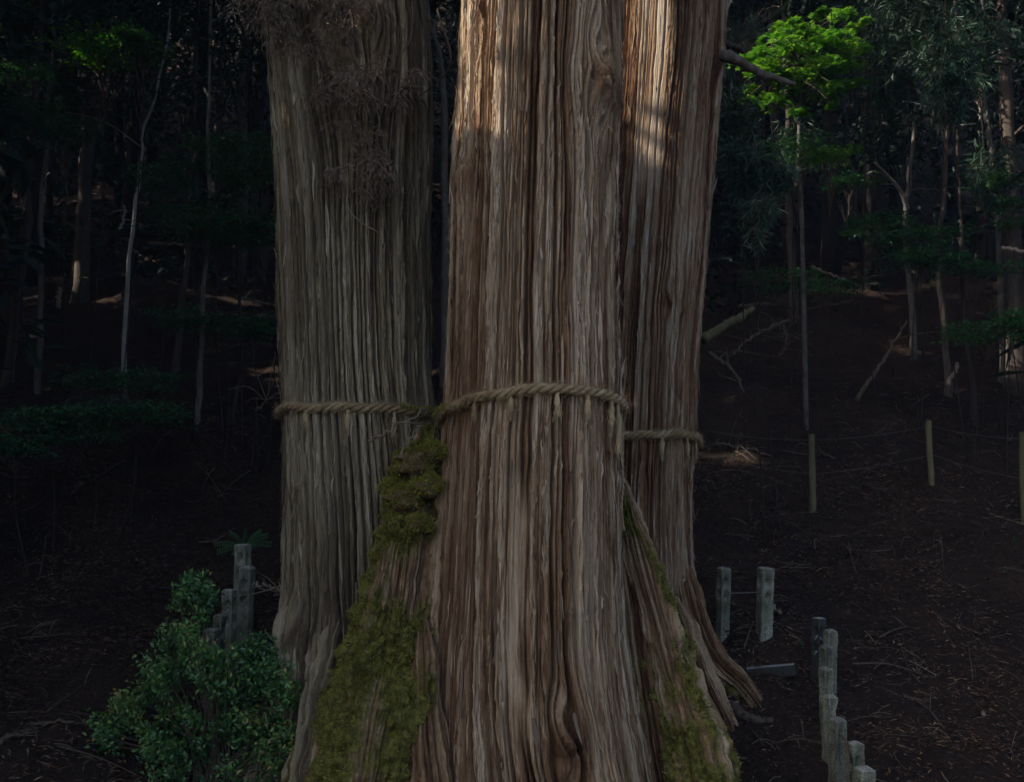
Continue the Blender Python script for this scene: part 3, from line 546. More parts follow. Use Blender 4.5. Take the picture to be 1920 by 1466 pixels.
# ------------------------------------------------------------------ straw ropes round the trunks
def loop_path(T, zfun, off, n=420):
    th = np.linspace(-np.pi, np.pi, n, endpoint=False); z = zfun(th)
    return T.point(th, z, off), th
def rope(T, keys, rr, label, tassels, mossy=None, extra=None):
    th0 = [R(k) for k, _ in keys]; z0 = [v for _, v in keys]
    zf = lambda t: np.interp(t, th0, z0, period=2*np.pi)
    th = np.linspace(-np.pi, np.pi, 500, endpoint=True); z = zf(th); ker = np.ones(25)/25
    z = np.convolve(np.concatenate([z[-13:-1], z, z[1:13]]), ker, 'valid')
    C = T.point(th, z, rr*.75+.008); C[:, 2] += .006*np.sin(th*9+T.seed)+.010*n2(th*2.3+T.seed*5, th*0, 3)+.005*n2(th*7, th*0, 4)
    tg = norm(np.gradient(C, axis=0)); s = np.concatenate([[0], np.cumsum(np.linalg.norm(np.diff(C, axis=0), axis=1))])
    up = np.array([0, 0, 1.0]); side = norm(np.cross(tg, up)); up2 = np.cross(side, tg)
    root = empty('straw_rope', (0, T.d, float(z.mean())), label, 'rope', 'straw ropes tied round the trunks')
    for k in range(3):
        ph = s/.21*2*np.pi+k*2*np.pi/3
        q = C+(side*np.cos(ph)[:, None]+up2*np.sin(ph)[:, None])*rr*.52
        mb = MB(); tn = .50+.16*n2(s/.25, s*0+k, 7)+.22*n2(s/.6, s*0+T.seed, 8)
        tube(mb, q, rr*.50*(1+.06*n2(s/.06, s*0+k, 11)), 9, .5, cap=False)
        mb.tone = [np.repeat(tn, 9)]
        mb.build('strand', M_STRAW, root, True)
    mb = MB(); N = 4200; k = rng.integers(0, len(C), N); dn = norm(rng.normal(size=(N, 3))); p = C[k]+norm(dn-tg[k]*(dn*tg[k]).sum(1, keepdims=True))*rr*.92
    leaves(mb, p, norm(tg[k]*rng.choice([-1, 1], N)[:, None]+dn*.5+rng.normal(size=(N, 3))*.25), rdir(N), rng.uniform(.02, .085, N), .0026, rng.uniform(.2, 1, N))
    f = mb.build('straw_fibre', M_STRAW, root); f['kind'] = 'stuff'
    for (px, ln, w, tn) in tassels:
        best = None
        for t in np.linspace(-1.5, 1.5, 600):
            zz = float(np.interp(t, th, z)); q = T.point(np.array(t), np.array(zz), rr*1.4); v = q-CAM
            fx = 960+F_PX*v[0]/(v[1]*cp+v[2]*sp)
            if best is None or abs(fx-px) < best[0]: best = (abs(fx-px), t, zz)
        t, zz = best[1], best[2]; top = T.point(np.array(t), np.array(zz-rr*.5), rr*1.15); mb = MB()
        m = 11; ss = np.linspace(0, 1, m); pp = top+np.array([0.012*math.sin(px), 0, -1])[None]*ss[:, None]*ln+np.array([math.sin(t), -math.cos(t), 0])*(.006*np.sin(ss*3))[:, None]
        w = w*1.05; tn = min(1, tn+.12); prof = w*np.interp(ss, [0, .12, .2, .3, .6, .85, 1], [.22, .30, .22, .32, .40, .30, .08]); tube(mb, pp, prof, 8, tn, rough=.3, seed=int(px))
        N = 110; k = rng.integers(2, m, N); leaves(mb, pp[k]+rng.normal(size=(N, 3))*w*.24, norm(np.array([0, 0, -1])+rng.normal(size=(N, 3))*.22), rdir(N), rng.uniform(.03, .07, N), .004, np.clip(tn+rng.normal(size=N)*.2, 0, 1))
        mb.build('tassel', M_STRAW, root, False)
    if mossy:
        mb = MB(); k = np.nonzero((th > mossy[0]) & (th < mossy[1]))[0]; N = 1400; k = rng.choice(k, N); dn = rdir(N); dn[:, 2] = np.abs(dn[:, 2])
        leaves(mb, C[k]+norm(dn-tg[k]*(dn*tg[k]).sum(1, keepdims=True))*rr*.95, norm(dn+.5*rdir(N)), rdir(N), rng.uniform(.012, .028, N), .01, rng.uniform(.2, .9, N))
        o = mb.build('moss', M_MOSS, root); o['kind'] = 'stuff'
    return root, C
zf = lambda py, d: float(P(960, py, d)[2])
ropeC, pathC = rope(TC, [(-180, zf(775, 7.2)), (-88, zf(784, 7.2)), (-60, zf(762, 6.85)), (-20, zf(738, 6.55)), (12, zf(729, 6.5)), (35, zf(735, 6.65)), (65, zf(752, 6.9)), (88, zf(768, 7.15)), (130, zf(780, 7.2))], .036,
     'thick twisted straw rope tied highest, round the reddish front trunk', [(890, .09, .03, .4), (958, .13, .045, .5), (1046, .15, .05, .75), (1103, .19, .055, .5), (1148, .22, .05, .5), (1161, .38, .05, .55)], (R(-110), R(-62)))
ropeL, _ = rope(TL, [(-180, zf(785, 8)), (-92, zf(782, 8)), (-70, zf(768, 7.75)), (-45, zf(760, 7.5)), (-10, zf(762, 7.3)), (30, zf(766, 7.4)), (60, zf(772, 7.7)), (90, zf(776, 8))], .035,
     'straw rope round the grey trunk hung with dead sprays', [(573, .11, .045, .9), (652, .16, .05, .6), (740, .2, .045, .5)], (R(35), R(95)))
ropeR, _ = rope(TR, [(-180, zf(830, 10)), (-60, zf(822, 9.7)), (-20, zf(817, 9.4)), (20, zf(813, 9.4)), (50, zf(816, 9.6)), (75, zf(822, 9.9)), (95, zf(832, 10)), (130, zf(835, 10))], .042,
     'straw rope tied lowest, on the trunk behind near the wire fence', [(1241, .19, .06, .6), (1290, .2, .045, .5), (1306, .22, .03, .4)])
mb = MB(); q = smooth_path([P(1166, 775, 7.0), P(1168, 840, 6.98), P(1169, 900, 6.97), P(1166, 950, 6.9), P(1168, 975, 6.95), P(1171, 995, 6.95)], 90)
q[:, 0] += .004*np.sin(np.arange(90)*1.6); tube(mb, q, .004+.002*np.cos(np.arange(90)*1.6), 5, .6)
mb.build('hanging_cord', M_STRAW, ropeC)

# ------------------------------------------------------------------ stone posts
def stone_post_mesh(w, h, seed, cap=.02, holes=()):
    n, m = 9, max(12, int(h/.022)); mb = MB(); per = 4*n; s = np.arange(per)/n
    def corner(k):
        e = int(k) % 4; f = k-int(k); c = [(-1, -1), (1, -1), (1, 1), (-1, 1), (-1, -1)]; a, b = np.array(c[e], float), np.array(c[e+1], float); return a+(b-a)*f
    ring = np.array([corner(k) for k in s]); rad = np.linalg.norm(ring, axis=1); ring = ring*np.minimum(1, 1.33/rad)[:, None]
    zs = np.concatenate([np.linspace(-.35, 0, 6, endpoint=False), np.linspace(0, h, m)])
    V = np.zeros((len(zs)+5, per, 3)); V[:len(zs), :, :2] = ring[None]*w/2; V[:len(zs), :, 2] = zs[:, None]
    for k, (sc_, up) in enumerate([(.93, .3), (.7, .7), (.4, .92), (.12, 1.0), (.01, 1.0)]): V[len(zs)+k, :, :2] = ring*w/2*sc_; V[len(zs)+k, :, 2] = h+cap*up
    nrm = np.zeros_like(V); nrm[..., :2] = norm(ring)[None]; nrm[len(zs)+1:] = (0, 0, 1)
    V = V+nrm*(.004*n3(V+seed*3.3, 14, seed)+.003*n3(V+seed, 45, seed+1)+.006*n3(V+seed, 5, seed+2))[..., None]
    for (hz, hr, st_) in holes:
        for ax in (0, 1, 3):
            c = [(0, -w/2), (w/2, 0), (0, w/2), (-w/2, 0)][ax]; d2 = (V[..., 0]-c[0])**2+(V[..., 1]-c[1])**2+((V[..., 2]-hz)*st_)**2
            V[..., :2] -= (norm(np.array(c))*.07)*np.exp(-d2/hr**2)[..., None]
    N, M = per, V.shape[0]; i, j = np.meshgrid(np.arange(M-1), np.arange(N), indexing='ij'); jn = (j+1) % N
    return make_mesh('stone_post', V.reshape(-1, 3), [np.stack([i*N+j, i*N+jn, (i+1)*N+jn, (i+1)*N+j], -1).reshape(-1, 4)], {'tone': np.full(M*N, .55+.45*((seed*37) % 11)/10)}, False)
def stone_post(px, pytop, d, wpx, label, yaw=8, tilt=(0, 0), group=None, seed=1, cap=.02, holes=True, pybase=None, mat=None):
    top = P(px, pytop, d); w = wpx/ppm(d); g = float(G(top[0], top[1])) if pybase is None else min(float(G(top[0], top[1])), P(px, pybase, d)[2])
    h = max(top[2]-g-cap, .3)
    o = link('stone_post', stone_post_mesh(w, h, seed, cap, ([(h-.15, .028, .30)] if holes == 'mark' else [(h-.13, .024, .6), (h-.27, .021, .6)]) if holes else ()), mat or M_STONE)
    o.location = (top[0], top[1], g); o.rotation_euler = (R(tilt[0]), R(tilt[1]), R(yaw))
    return tag(o, label, 'stone post', group)
GP = 'granite posts standing round the cedar'
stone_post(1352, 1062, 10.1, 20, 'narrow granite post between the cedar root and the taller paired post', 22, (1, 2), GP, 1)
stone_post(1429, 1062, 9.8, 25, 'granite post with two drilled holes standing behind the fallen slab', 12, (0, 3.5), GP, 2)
stone_post(1530, 1157, 9.3, 19, 'shaded dark granite post with pale top at the end of the slab', 30, (0, 4), GP, 3, .012, mat=M_SHADED_STONE)
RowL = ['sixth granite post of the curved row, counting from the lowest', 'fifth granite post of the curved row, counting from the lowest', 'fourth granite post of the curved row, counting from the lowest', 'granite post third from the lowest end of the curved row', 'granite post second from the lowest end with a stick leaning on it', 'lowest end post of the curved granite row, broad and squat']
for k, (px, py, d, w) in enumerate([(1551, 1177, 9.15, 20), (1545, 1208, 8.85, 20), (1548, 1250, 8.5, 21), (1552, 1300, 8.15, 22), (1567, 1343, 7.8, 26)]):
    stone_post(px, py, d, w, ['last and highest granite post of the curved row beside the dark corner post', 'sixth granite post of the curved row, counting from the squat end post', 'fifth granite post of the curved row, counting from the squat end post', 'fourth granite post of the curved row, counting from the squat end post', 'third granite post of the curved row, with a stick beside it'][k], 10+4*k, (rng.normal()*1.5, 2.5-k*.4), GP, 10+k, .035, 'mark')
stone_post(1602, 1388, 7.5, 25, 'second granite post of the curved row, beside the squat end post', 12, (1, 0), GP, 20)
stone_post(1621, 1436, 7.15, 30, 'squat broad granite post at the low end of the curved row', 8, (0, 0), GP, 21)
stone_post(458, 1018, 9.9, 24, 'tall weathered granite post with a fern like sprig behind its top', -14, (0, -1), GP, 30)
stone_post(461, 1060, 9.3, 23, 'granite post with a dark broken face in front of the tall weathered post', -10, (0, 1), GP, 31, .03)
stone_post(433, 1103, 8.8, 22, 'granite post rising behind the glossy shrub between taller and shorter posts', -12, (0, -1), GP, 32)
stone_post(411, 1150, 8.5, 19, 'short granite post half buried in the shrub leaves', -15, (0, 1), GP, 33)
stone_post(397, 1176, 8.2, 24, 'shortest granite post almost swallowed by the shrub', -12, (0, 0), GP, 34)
# fallen slab
sm = stone_post_mesh(.105, .08, 60, .004); sb = link('stone_slab', sm, M_SHADED_STONE); a = P(1424, 1246, 9.25); a[2] = max(a[2], float(G(a[0], a[1]))+.05)
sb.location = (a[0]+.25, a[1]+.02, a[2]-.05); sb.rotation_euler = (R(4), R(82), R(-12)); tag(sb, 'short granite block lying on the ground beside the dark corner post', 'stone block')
mb = MB(); tube(mb, smooth_path([P(1573, 1375, 7.66), P(1588, 1395, 7.5), P(1589, 1470, 7.38)], 16), .011, 6, .45); tag(mb.build('leaning_stick', M_TWIG), 'thin bent stick propped between two granite posts', 'stick')
mb = MB(); tube(mb, smooth_path([P(1358, 1112, 10.0), P(1425, 1110, 9.8)], 8), .005, 5, .6); tag(mb.build('post_wire', M_WIRE), 'thin wire strung between the paired granite posts', 'wire')

# ------------------------------------------------------------------ wire fence on the slope
fp = []
fence = empty('wire_fence', hit(1522, 928), 'low wooden pole fence with two sagging wires on the slope', 'fence')
for k, (px, pt, pb, w, tn) in enumerate([(1522, 814, 930, 12, .45), (1741, 789, 905, 11, .6), (1916, 810, 920, 12, .4), (2080, 800, 915, 12, .4)]):
    d = [12.6, 12.9, 12.2, 12.0, 13.0][k]; t = P(px, pt, d); b = P(px+[0, 5, 2, 0, 0][k], pb, d); g = float(G(b[0], b[1])); b[2] = min(b[2], g-.1) if b[2] > g else b[2]-.05
    mb = MB(); m = 14; s = np.linspace(0, 1, m)[:, None]; tube(mb, b+(t-b)*s+np.stack([.006*np.sin(s[:, 0]*5+k), 0*s[:, 0], 0*s[:, 0]], -1), np.linspace(w/2*1.1, w/2*.95, m)/ppm(d), 10, tn, rough=.12, seed=k)
    mb.build('post', M_POLE, fence, False); fp.append((b, t))
for f_, sag in ((.93, .04), (.52, .03)):
    for a_, b_ in ((None, 0), (0, 1), (1, 2), (2, 3)):
        p0 = P(1300, 803 if f_ > .8 else 850, 11.2) if a_ is None else fp[a_][0]+(fp[a_][1]-fp[a_][0])*f_; p1 = fp[b_][0]+(fp[b_][1]-fp[b_][0])*f_; s = np.linspace(0, 1, 16)[:, None]
        q = p0+(p1-p0)*s-np.array([0, 0, 1])*(4*sag*s*(1-s)); q[:, 1] -= .05; mb = MB(); tube(mb, q, .0022, 4, .1); mb.build('wire', M_WIRE, fence)

# ------------------------------------------------------------------ gaps cut in the crowns so the sun reaches chosen spots
LIT = []
for py in range(-60, 221, 40):
    for px, rr in ((866, .15), (895, .17), (930, .10)):
        t = TC.theta_at(px, max(py, 0)); LIT.append((P(px, py, t[1][1]), rr))
for py in range(-60, 321, 40):
    for px in (1190, 1225, 1262):
        t = TR.theta_at(px, max(py, 0)); LIT.append((P(px, py, t[1][1]), .30 if py < 170 else .02))
for px, py in ((1236, 330),):
    T_ = TC if px < 1100 else TR; t = T_.theta_at(px, py); LIT.append((t[1], .03))
MAPLE_D = 14.5
for px in range(1390, 1640, 40):
    for py in range(20, 190, 40): LIT.append((P(px, py, MAPLE_D), .75))
for px, py, d in ((160, 100, 13.), (215, 85, 13.), (270, 90, 13.), (255, 300, 14.5), (258, 400, 14.5), (245, 480, 14.5)): LIT.append((P(px, py, d), .28))
for px, py in ((1610, 545), (1700, 660), (1800, 740), (1380, 860), (200, 560), (450, 565), (1590, 1125), (1700, 1160)): LIT.append((hit(px, py), .22))
LIT += [(P(1750, 205, 15), .08), (P(1800, 238, 15), .05), (P(1714, 260, 17), .08), (P(1706, 330, 17), .08), (P(1702, 400, 17), .08), (P(1860, 300, 14.5), .05)]
LP_, LR_ = np.array([a for a, _ in LIT]), np.array([b for _, b in LIT])
def shaded(c, mg=0.0):
    """keep only what does not stand in one of the sunbeams"""
    keep = np.ones(len(c), bool); mg = mg*rng.uniform(0, 1, len(c))
    for p, r in zip(LP_, LR_):
        v = c-p; t = v@SUN; d2 = (v*v).sum(1)-t*t; keep &= ~((t > .5) & (d2 < (r+mg)**2))
    return keep

# ------------------------------------------------------------------ forest trees
def crown_mesh(mb, base, H, z0, rad, n, L, tone=(.2, .8), droop=.35, filt=True, clump=26, wr=.34):
    k = max(6, n//clump); zz = z0+(H-z0)*rng.uniform(0, 1, k)**.9; rr = rad*(1-.75*((zz-z0)/(H-z0))**1.3)*np.sqrt(rng.uniform(.1, 1, k)); an = rng.uniform(0, 2*np.pi, k)
    cc = base+np.stack([rr*np.cos(an), rr*np.sin(an), zz-.25*rr], -1); ct = rng.uniform(*tone, k)
    idx = np.repeat(np.arange(k), clump); N = len(idx); rad_dir = np.stack([np.cos(an), np.sin(an), 0*an], -1)[idx]
    p = cc[idx]+rng.normal(size=(N, 3))*np.array([.42, .42, .20])*max(.6, rad/3.0)
    ax = norm(rad_dir*.8+rng.normal(size=(N, 3))*.6-np.array([0, 0, droop])); keep = shaded(p+ax*L*.4, L*.45) if filt else np.ones(N, bool)
    leaves(mb, p[keep], ax[keep], norm(np.array([0, 0, 1.0])+rng.normal(size=(N, 3))*.5)[keep], (L*rng.uniform(.6, 1.3, N))[keep], (L*wr*rng.uniform(.6, 1.3, N))[keep], np.clip(ct[idx]+rng.normal(size=N)*.12, 0, 1)[keep])
def tree(px_pts, d, wpx, label, group, mat=M_TRUNK, tone=.4, crown=(5.2, 13.0, 2.5), leafL=.17, nleaf=4300, H=None, seg=30, limbs=5, name='forest_tree', tilt_on=True, crown_mat=None):
    q = np.array([P(px, py, d) for px, py in px_pts]); b = q[0].copy(); b[2] = float(G(b[0], b[1]))-.15; q[0] = b
    top = q[-1]; dirn = norm(top-q[max(0, len(q)-2)]); dirn = norm(dirn*.35+np.array([0, 0, 1.0])); H = H or crown[1]
    ext = max(b[2]+H-top[2], .3); q = np.concatenate([q, [top+dirn*ext*.5, top+dirn*ext]])
    p = smooth_path(q, seg); p[1:-1, :2] += rng.normal(size=(seg-2, 2))*.010; wv = rng.uniform(0, 90); p[1:-1, 0] += (.045*n2(np.arange(seg)*.33+wv, np.zeros(seg), 6))[1:-1]; r0 = wpx/2/ppm(d); f = np.linspace(0, 1, seg)
    rad = r0*(1.0-.72*f)*(1+.5*np.exp(-f*30))*(1+.05*rng.normal(size=seg))
    root_ = empty(name, b, label, 'tree', group); mb = MB(); tube(mb, p, rad, 10, tone, rough=.12, seed=int(rng.integers(99))); mb.build('trunk', mat, root_, True)
    for k in range(limbs):
        i = int(seg*rng.uniform(.25, .95)); an = rng.uniform(0, 6.28); ln = rng.uniform(.4, 1.3); a = p[min(i, seg-1)]
        e = a+np.array([math.cos(an)*ln, math.sin(an)*ln, rng.uniform(-.35, .5)*ln]); mb = MB(); tube(mb, smooth_path([a, (a+e)/2+np.array([0, 0, .12*ln]), e], 7), np.linspace(max(.008, rad[min(i, seg-1)]*.35), .004, 7), 5, tone); mb.build('limb', mat, root_, True)
    if nleaf:
        mb = MB(); crown_mesh(mb, np.array([p[-1][0], p[-1][1], b[2]]), crown[1]+.6, crown[0], crown[2], nleaf, leafL); crown_mesh(mb, np.array([p[-1][0], p[-1][1], b[2]]), crown[1]+1.5, 8.5, crown[2]*1.15, 520, .55); mb.build('crown', crown_mat or M_CANOPY, root_)
    return root_
GL = 'slender trees in the dark forest'
BACK = 'shadowed forest tree among others on the dark hillside'
# the trees the photograph shows one by one: base pixel ... upper pixel
tree([(10, 725), (35, 560), (50, 400), (58, 250)], hit(10, 722)[1], 20, 'leaning brown tree beside a thinner pale crooked sapling', GL, M_TRUNK, .55)
tree([(72, 745), (80, 560), (76, 360), (92, 180), (95, 60)], hit(72, 740)[1], 12, 'thin pale crooked tree next to a leaning brown one', GL, M_PALE, .30)
tree([(152, 500), (165, 300), (185, 150), (203, -20)], 18.5, 26, 'thick brown cedar rising behind sunlit green leaves', GL, M_TRUNK, .6)
tree([(150, 450), (158, 280), (172, 100), (180, -20)], 20.5, 20, 'dim cedar close behind a thicker brown one', GL, M_TRUNK, .5)
tree([(240, 682), (240, 540), (250, 400), (262, 300), (264, 240), (290, 180), (318, 20)], 14.5, 9, 'thin pale speckled sapling catching sun on the slope', GL, M_PALE, .75, limbs=7)
tree([(370, 792), (380, 640), (386, 480), (390, 300), (395, 60)], hit(370, 790)[1], 11, 'thin straight tree with sunlit reddish lower stem', GL, M_TRUNK, .85)
tree([(330, 705), (345, 520), (352, 330), (372, 80)], hit(330, 700)[1], 14, 'dull brown tree beside a thinner reddish stem', GL, M_TRUNK, .45)
tree([(440, 800), (450, 620), (445, 450), (455, 300)], hit(440, 798)[1], 8, 'dark bare sapling close to the roped grey trunk', GL, M_TRUNK, .2)
tree([(405, 360), (412, 200), (420, 20)], 22, 17, 'upright trunk deep in the woods behind fan shaped foliage', GL, M_TRUNK, .6)
tree([(452, 330), (458, 150), (466, 0)], 21, 22, 'stout grey trunk deep in the woods near the dead sprays', GL, M_TRUNK, .7)
tree([(368, 330), (374, 170), (380, 0)], 23, 12, 'thin straight trunk between stouter ones deep in the woods', GL, M_TRUNK, .5)
tree([(95, 330), (98, 150), (100, 0)], 23, 15, 'dim trunk above the pale crooked sapling', GL, M_TRUNK, .35)
tree([(834, 420), (830, 280), (832, 130), (812, 50), (800, -10)], 15, 14, 'crooked pale trunk glimpsed between the two roped trunks', GL, M_PALE, .35, limbs=2)
tree([(1487, 602), (1482, 450), (1478, 320), (1474, 180), (1470, 0)], hit(1487, 600)[1], 17, 'straight grey tree standing by a tangle of fallen branches', GL, M_TRUNK, .62, crown=(8.5, 14, 2.0))
tree([(1702, 470), (1702, 400), (1708, 320), (1718, 232)], 17, 12, 'broken pale snag with a forked side branch', GL, M_PALE, .30, nleaf=0, H=.1, limbs=1)
tree([(1775, 745), (1768, 600), (1762, 480), (1768, 340), (1772, 100)], hit(1775, 740)[1], 12, 'thin crooked brown tree near the second fence post', GL, M_TRUNK, .7)
tree([(1832, 800), (1822, 700), (1805, 600), (1800, 400), (1795, 150)], hit(1832, 795)[1], 11, 'dark slanting sapling above the wire fence', GL, M_TRUNK, .3)
tree([(1880, 720), (1874, 560), (1868, 400), (1855, 250), (1842, 90), (1838, 0)], hit(1880, 715)[1], 14, 'pale mottled tree with lichen in front of a stout trunk', GL, M_PALE, .38, limbs=8)
tree([(1905, 700), (1900, 420), (1893, 240), (1882, 60), (1880, -20)], 15.5, 34, 'stout dark cedar behind the pale mottled tree', GL, M_TRUNK, .6)
tree([(1640, 520), (1640, 380), (1637, 220), (1632, 60)], 21, 11, 'dark thin trunk behind the broken snag', GL, M_TRUNK, .5)
tree([(1590, 300), (1604, 180), (1612, 60)], 24, 9, 'faint thin trunk under the bright maple', GL, M_PALE, .35)
fork = [P(1702, 392, 17), P(1688, 358, 16.9), P(1665, 330, 16.85), P(1640, 305, 16.8)]
mb = MB(); tube(mb, smooth_path(fork, 12), np.linspace(.045, .018, 12), 7, .6); tube(mb, smooth_path([P(1668, 333, 16.85), P(1680, 345, 16.7), P(1650, 345, 16.6)], 6), .012, 5, .5)
sn = [o for o in bpy.data.objects if o.get('label') == 'broken pale snag with a forked side branch'][0]; mb.build('forked_branch', M_PALE, sn, True)
# trees that only fill the depth of the wood
def filler(x, y, r, H, z0, rad, L, n, label=BACK, group='shadowed trees filling the hillside', tone=None):
    b = np.array([x, y, float(G(x, y))-.2]); root_ = empty('forest_tree', b, label, 'tree', group); seg = 12
    p = smooth_path([b, b+np.array([rng.normal()*.15, rng.normal()*.15, H*.5]), b+np.array([rng.normal()*.3, rng.normal()*.3, H])], seg)
    mb = MB(); tube(mb, p, np.linspace(r, r*.2, seg)*(1+.4*np.exp(-np.arange(seg)*1.5)), 9, tone if tone is not None else rng.uniform(.02, .34), rough=.15, seed=int(rng.integers(99))); mb.build('trunk', M_TRUNK, root_, True)
    mb = MB(); crown_mesh(mb, b, H, z0, rad, n, L)
    if L < .4: crown_mesh(mb, b, H+1.5, 7.5, rad*1.25, 620, .62)
    mb.build('crown', M_CANOPY, root_)
    return root_
cnt = 0
while cnt < 74:
    x, y = rng.uniform(-24, 24), rng.uniform(18.5, 42)
    if abs(x) > y*.62+2: continue
    filler(x, y, rng.uniform(.10, .2), rng.uniform(11, 15), rng.uniform(.8, 4.0), rng.uniform(1.8, 2.6), .26, 1100); cnt += 1
for x, y in ((-3, 21), (0, 22.5), (3.2, 21), (5.5, 23), (1.5, 25.5), (4.5, 27), (-1.5, 28), (7.5, 20.2), (7, 26), (2.5, 30), (6, 31), (-5.5, 24), (9.5, 23.5), (10, 28.5)): filler(x, y, rng.uniform(.1, .18), rng.uniform(12, 15), rng.uniform(1.0, 3.0), rng.uniform(2.2, 2.8), .26, 1100)
cnt = 0
while cnt < 26:
    x, y = rng.uniform(-36, 36), rng.uniform(41, 60)
    if abs(x) > y*.6+2: continue
    filler(x, y, .2, rng.uniform(11, 14), rng.uniform(.5, 2.0), rng.uniform(2.4, 3.2), .5, 520); cnt += 1
# unseen trees added outside the frame to keep sun and sky off the hill
OUT = 'tall unseen cedar added outside the frame to block light'; GO = 'added unseen wood'
for x, y in [(-8.9, 10.4), (-9.6, 6.4), (-8.6, 6.9), (-10.2, 8.4), (-7.4, 4.0), (-7.8, 2.2), (-9.2, 3.4), (-8.3, 3.6), (-8.8, 8.2), (-9.5, 12.2), (-10.8, 16.0), (-11.5, 2.5), (-12.3, 5.5), (-12.8, 10.2), (-13.5, 14.2), (-14.5, 18.5), (-15.5, 2.8), (-16, 8.2), (-16.5, 12.5), (-17.5, 17), (-9.5, -.5), (-13, -2.0), (-16.5, -.5), (-20, 10), (-20.5, 15), (-20, 4), (-16, 27.5), (-14, 30.5), (-18.5, 31), (-17, 35), (-22, 36), (-13, 26), (-18, 21), (-15, 23), (-19, 26), (-23, 22), (-22, 30), (-27, 27), (-27, 19), (-26, 34), (-24, 13), (-12.5, 20.5), (-31, 32), (-10.2, 6.4), (-10.8, 10.0), (-11, 14),
             (11.8, 14.8), (11.5, 11.0), (12.5, 7.0), (13.5, 15.8), (14.5, 3), (16, 10.5), (13, 18.3), (10.2, 12.6), (14.5, 13.5), (15, 20), (18, 16), (13, 22), (11.5, 4.0), (12.4, 16.8)]:
    filler(x, y, .22, rng.uniform(17, 20) if x < 0 else rng.uniform(13, 15.5), rng.uniform(1.5, 2.6), rng.uniform(2.5, 3.0), .56, 2450 if x < 0 else 1100, OUT, GO)
# crown of the giant cedar itself, high above
mb = MB()
for T_ in (TC, TL, TR): crown_mesh(mb, np.array([float(T_.axis(10.)), T_.d, 0]), 20, 10.5, 4.6, 2600, .5)
mb.build('crown', M_CANOPY, cedar)

# ------------------------------------------------------------------ bright maple
mp_b = hit(1502, 560); mp_b = np.array([P(1502, 500, MAPLE_D)[0], MAPLE_D, 0]); mp_b[2] = float(G(mp_b[0], mp_b[1]))
maple = empty('maple', mp_b, 'slender maple with a bright green sunlit crown above the dead branch', 'tree')
mb = MB(); q = smooth_path([mp_b-np.array([0, 0, .2]), P(1503, 400, MAPLE_D), P(1498, 280, MAPLE_D), P(1500, 180, MAPLE_D), P(1496, 110, MAPLE_D), P(1510, 50, MAPLE_D)], 26); tube(mb, q, np.linspace(.04, .018, 26), 8, .2, rough=.15); mb.build('trunk', M_PALE, maple, True)
mbL = MB(); tw = MB(); sprs = []
for (px, py, hw, n) in [(1430, 108, 46, 5), (1480, 92, 56, 6), (1540, 100, 56, 6), (1455, 62, 42, 5), (1510, 55, 50, 6), (1570, 62, 44, 5), (1500, 128, 60, 6), (1575, 120, 44, 5), (1590, 90, 36, 4), (1585, 22, 18, 2), (1535, 22, 18, 2), (1570, 35, 26, 3), (1615, 30, 16, 2), (1425, 98, 26, 3), (1480, 35, 24, 3), (1440, 180, 44, 4), (1475, 165, 36, 4), (1420, 172, 24, 2), (1545, 180, 24, 2), (1560, 150, 40, 3), (1500, 205, 26, 2), (1590, 150, 26, 2), (1405, 105, 20, 2), (1520, 75, 60, 5), (1550, 190, 12, 1), (1402, 112, 20, 3), (1425, 122, 26, 4), (1450, 130, 30, 4)]:
    for e in range(n):
        c = P(px+rng.normal()*hw*.4, py+rng.normal()*7, MAPLE_D+rng.normal()*.45); w = hw/ppm(MAPLE_D)*.62
        i = int(rng.uniform(13, 25)); tube(tw, smooth_path([q[i], (q[i]+c)/2+np.array([0, 0, .06]), c], 6), np.linspace(.012, .004, 6), 4, .3)
        m = 60; rad = np.sqrt(rng.uniform(0, 1, m))*w; an = rng.uniform(0, 6.28, m)
        sprs.append(c+np.stack([rad*np.cos(an), rad*np.sin(an)*1.1, -.22*rad**1.5/max(w, .1)+rng.normal(size=m)*.02], -1))
pp = np.concatenate(sprs); N = len(pp); tn = np.clip(.45+.2*n3(pp, 2.5, 5)+rng.normal(size=N)*.2, 0, 1); nn = norm(np.array([0, -.15, 1.0])+rng.normal(size=(N, 3))*.33); an0 = rng.uniform(0, 6.28, N)
a1 = norm(np.cross(nn, rdir(N))); a2 = np.cross(nn, a1); Ls = rng.uniform(.055, .095, N)
for k, (da, f) in enumerate(((0, 1), (.75, .8), (-.75, .8), (1.6, .5), (-1.6, .5))):
    leaves(mbL, pp, a1*math.cos(da)+a2*math.sin(da)-nn*.15, nn, Ls*f, Ls*f*.42, tn, .12)
tw.build('twig', M_TWIG, maple); mbL.build('crown', M_MAPLE, maple)

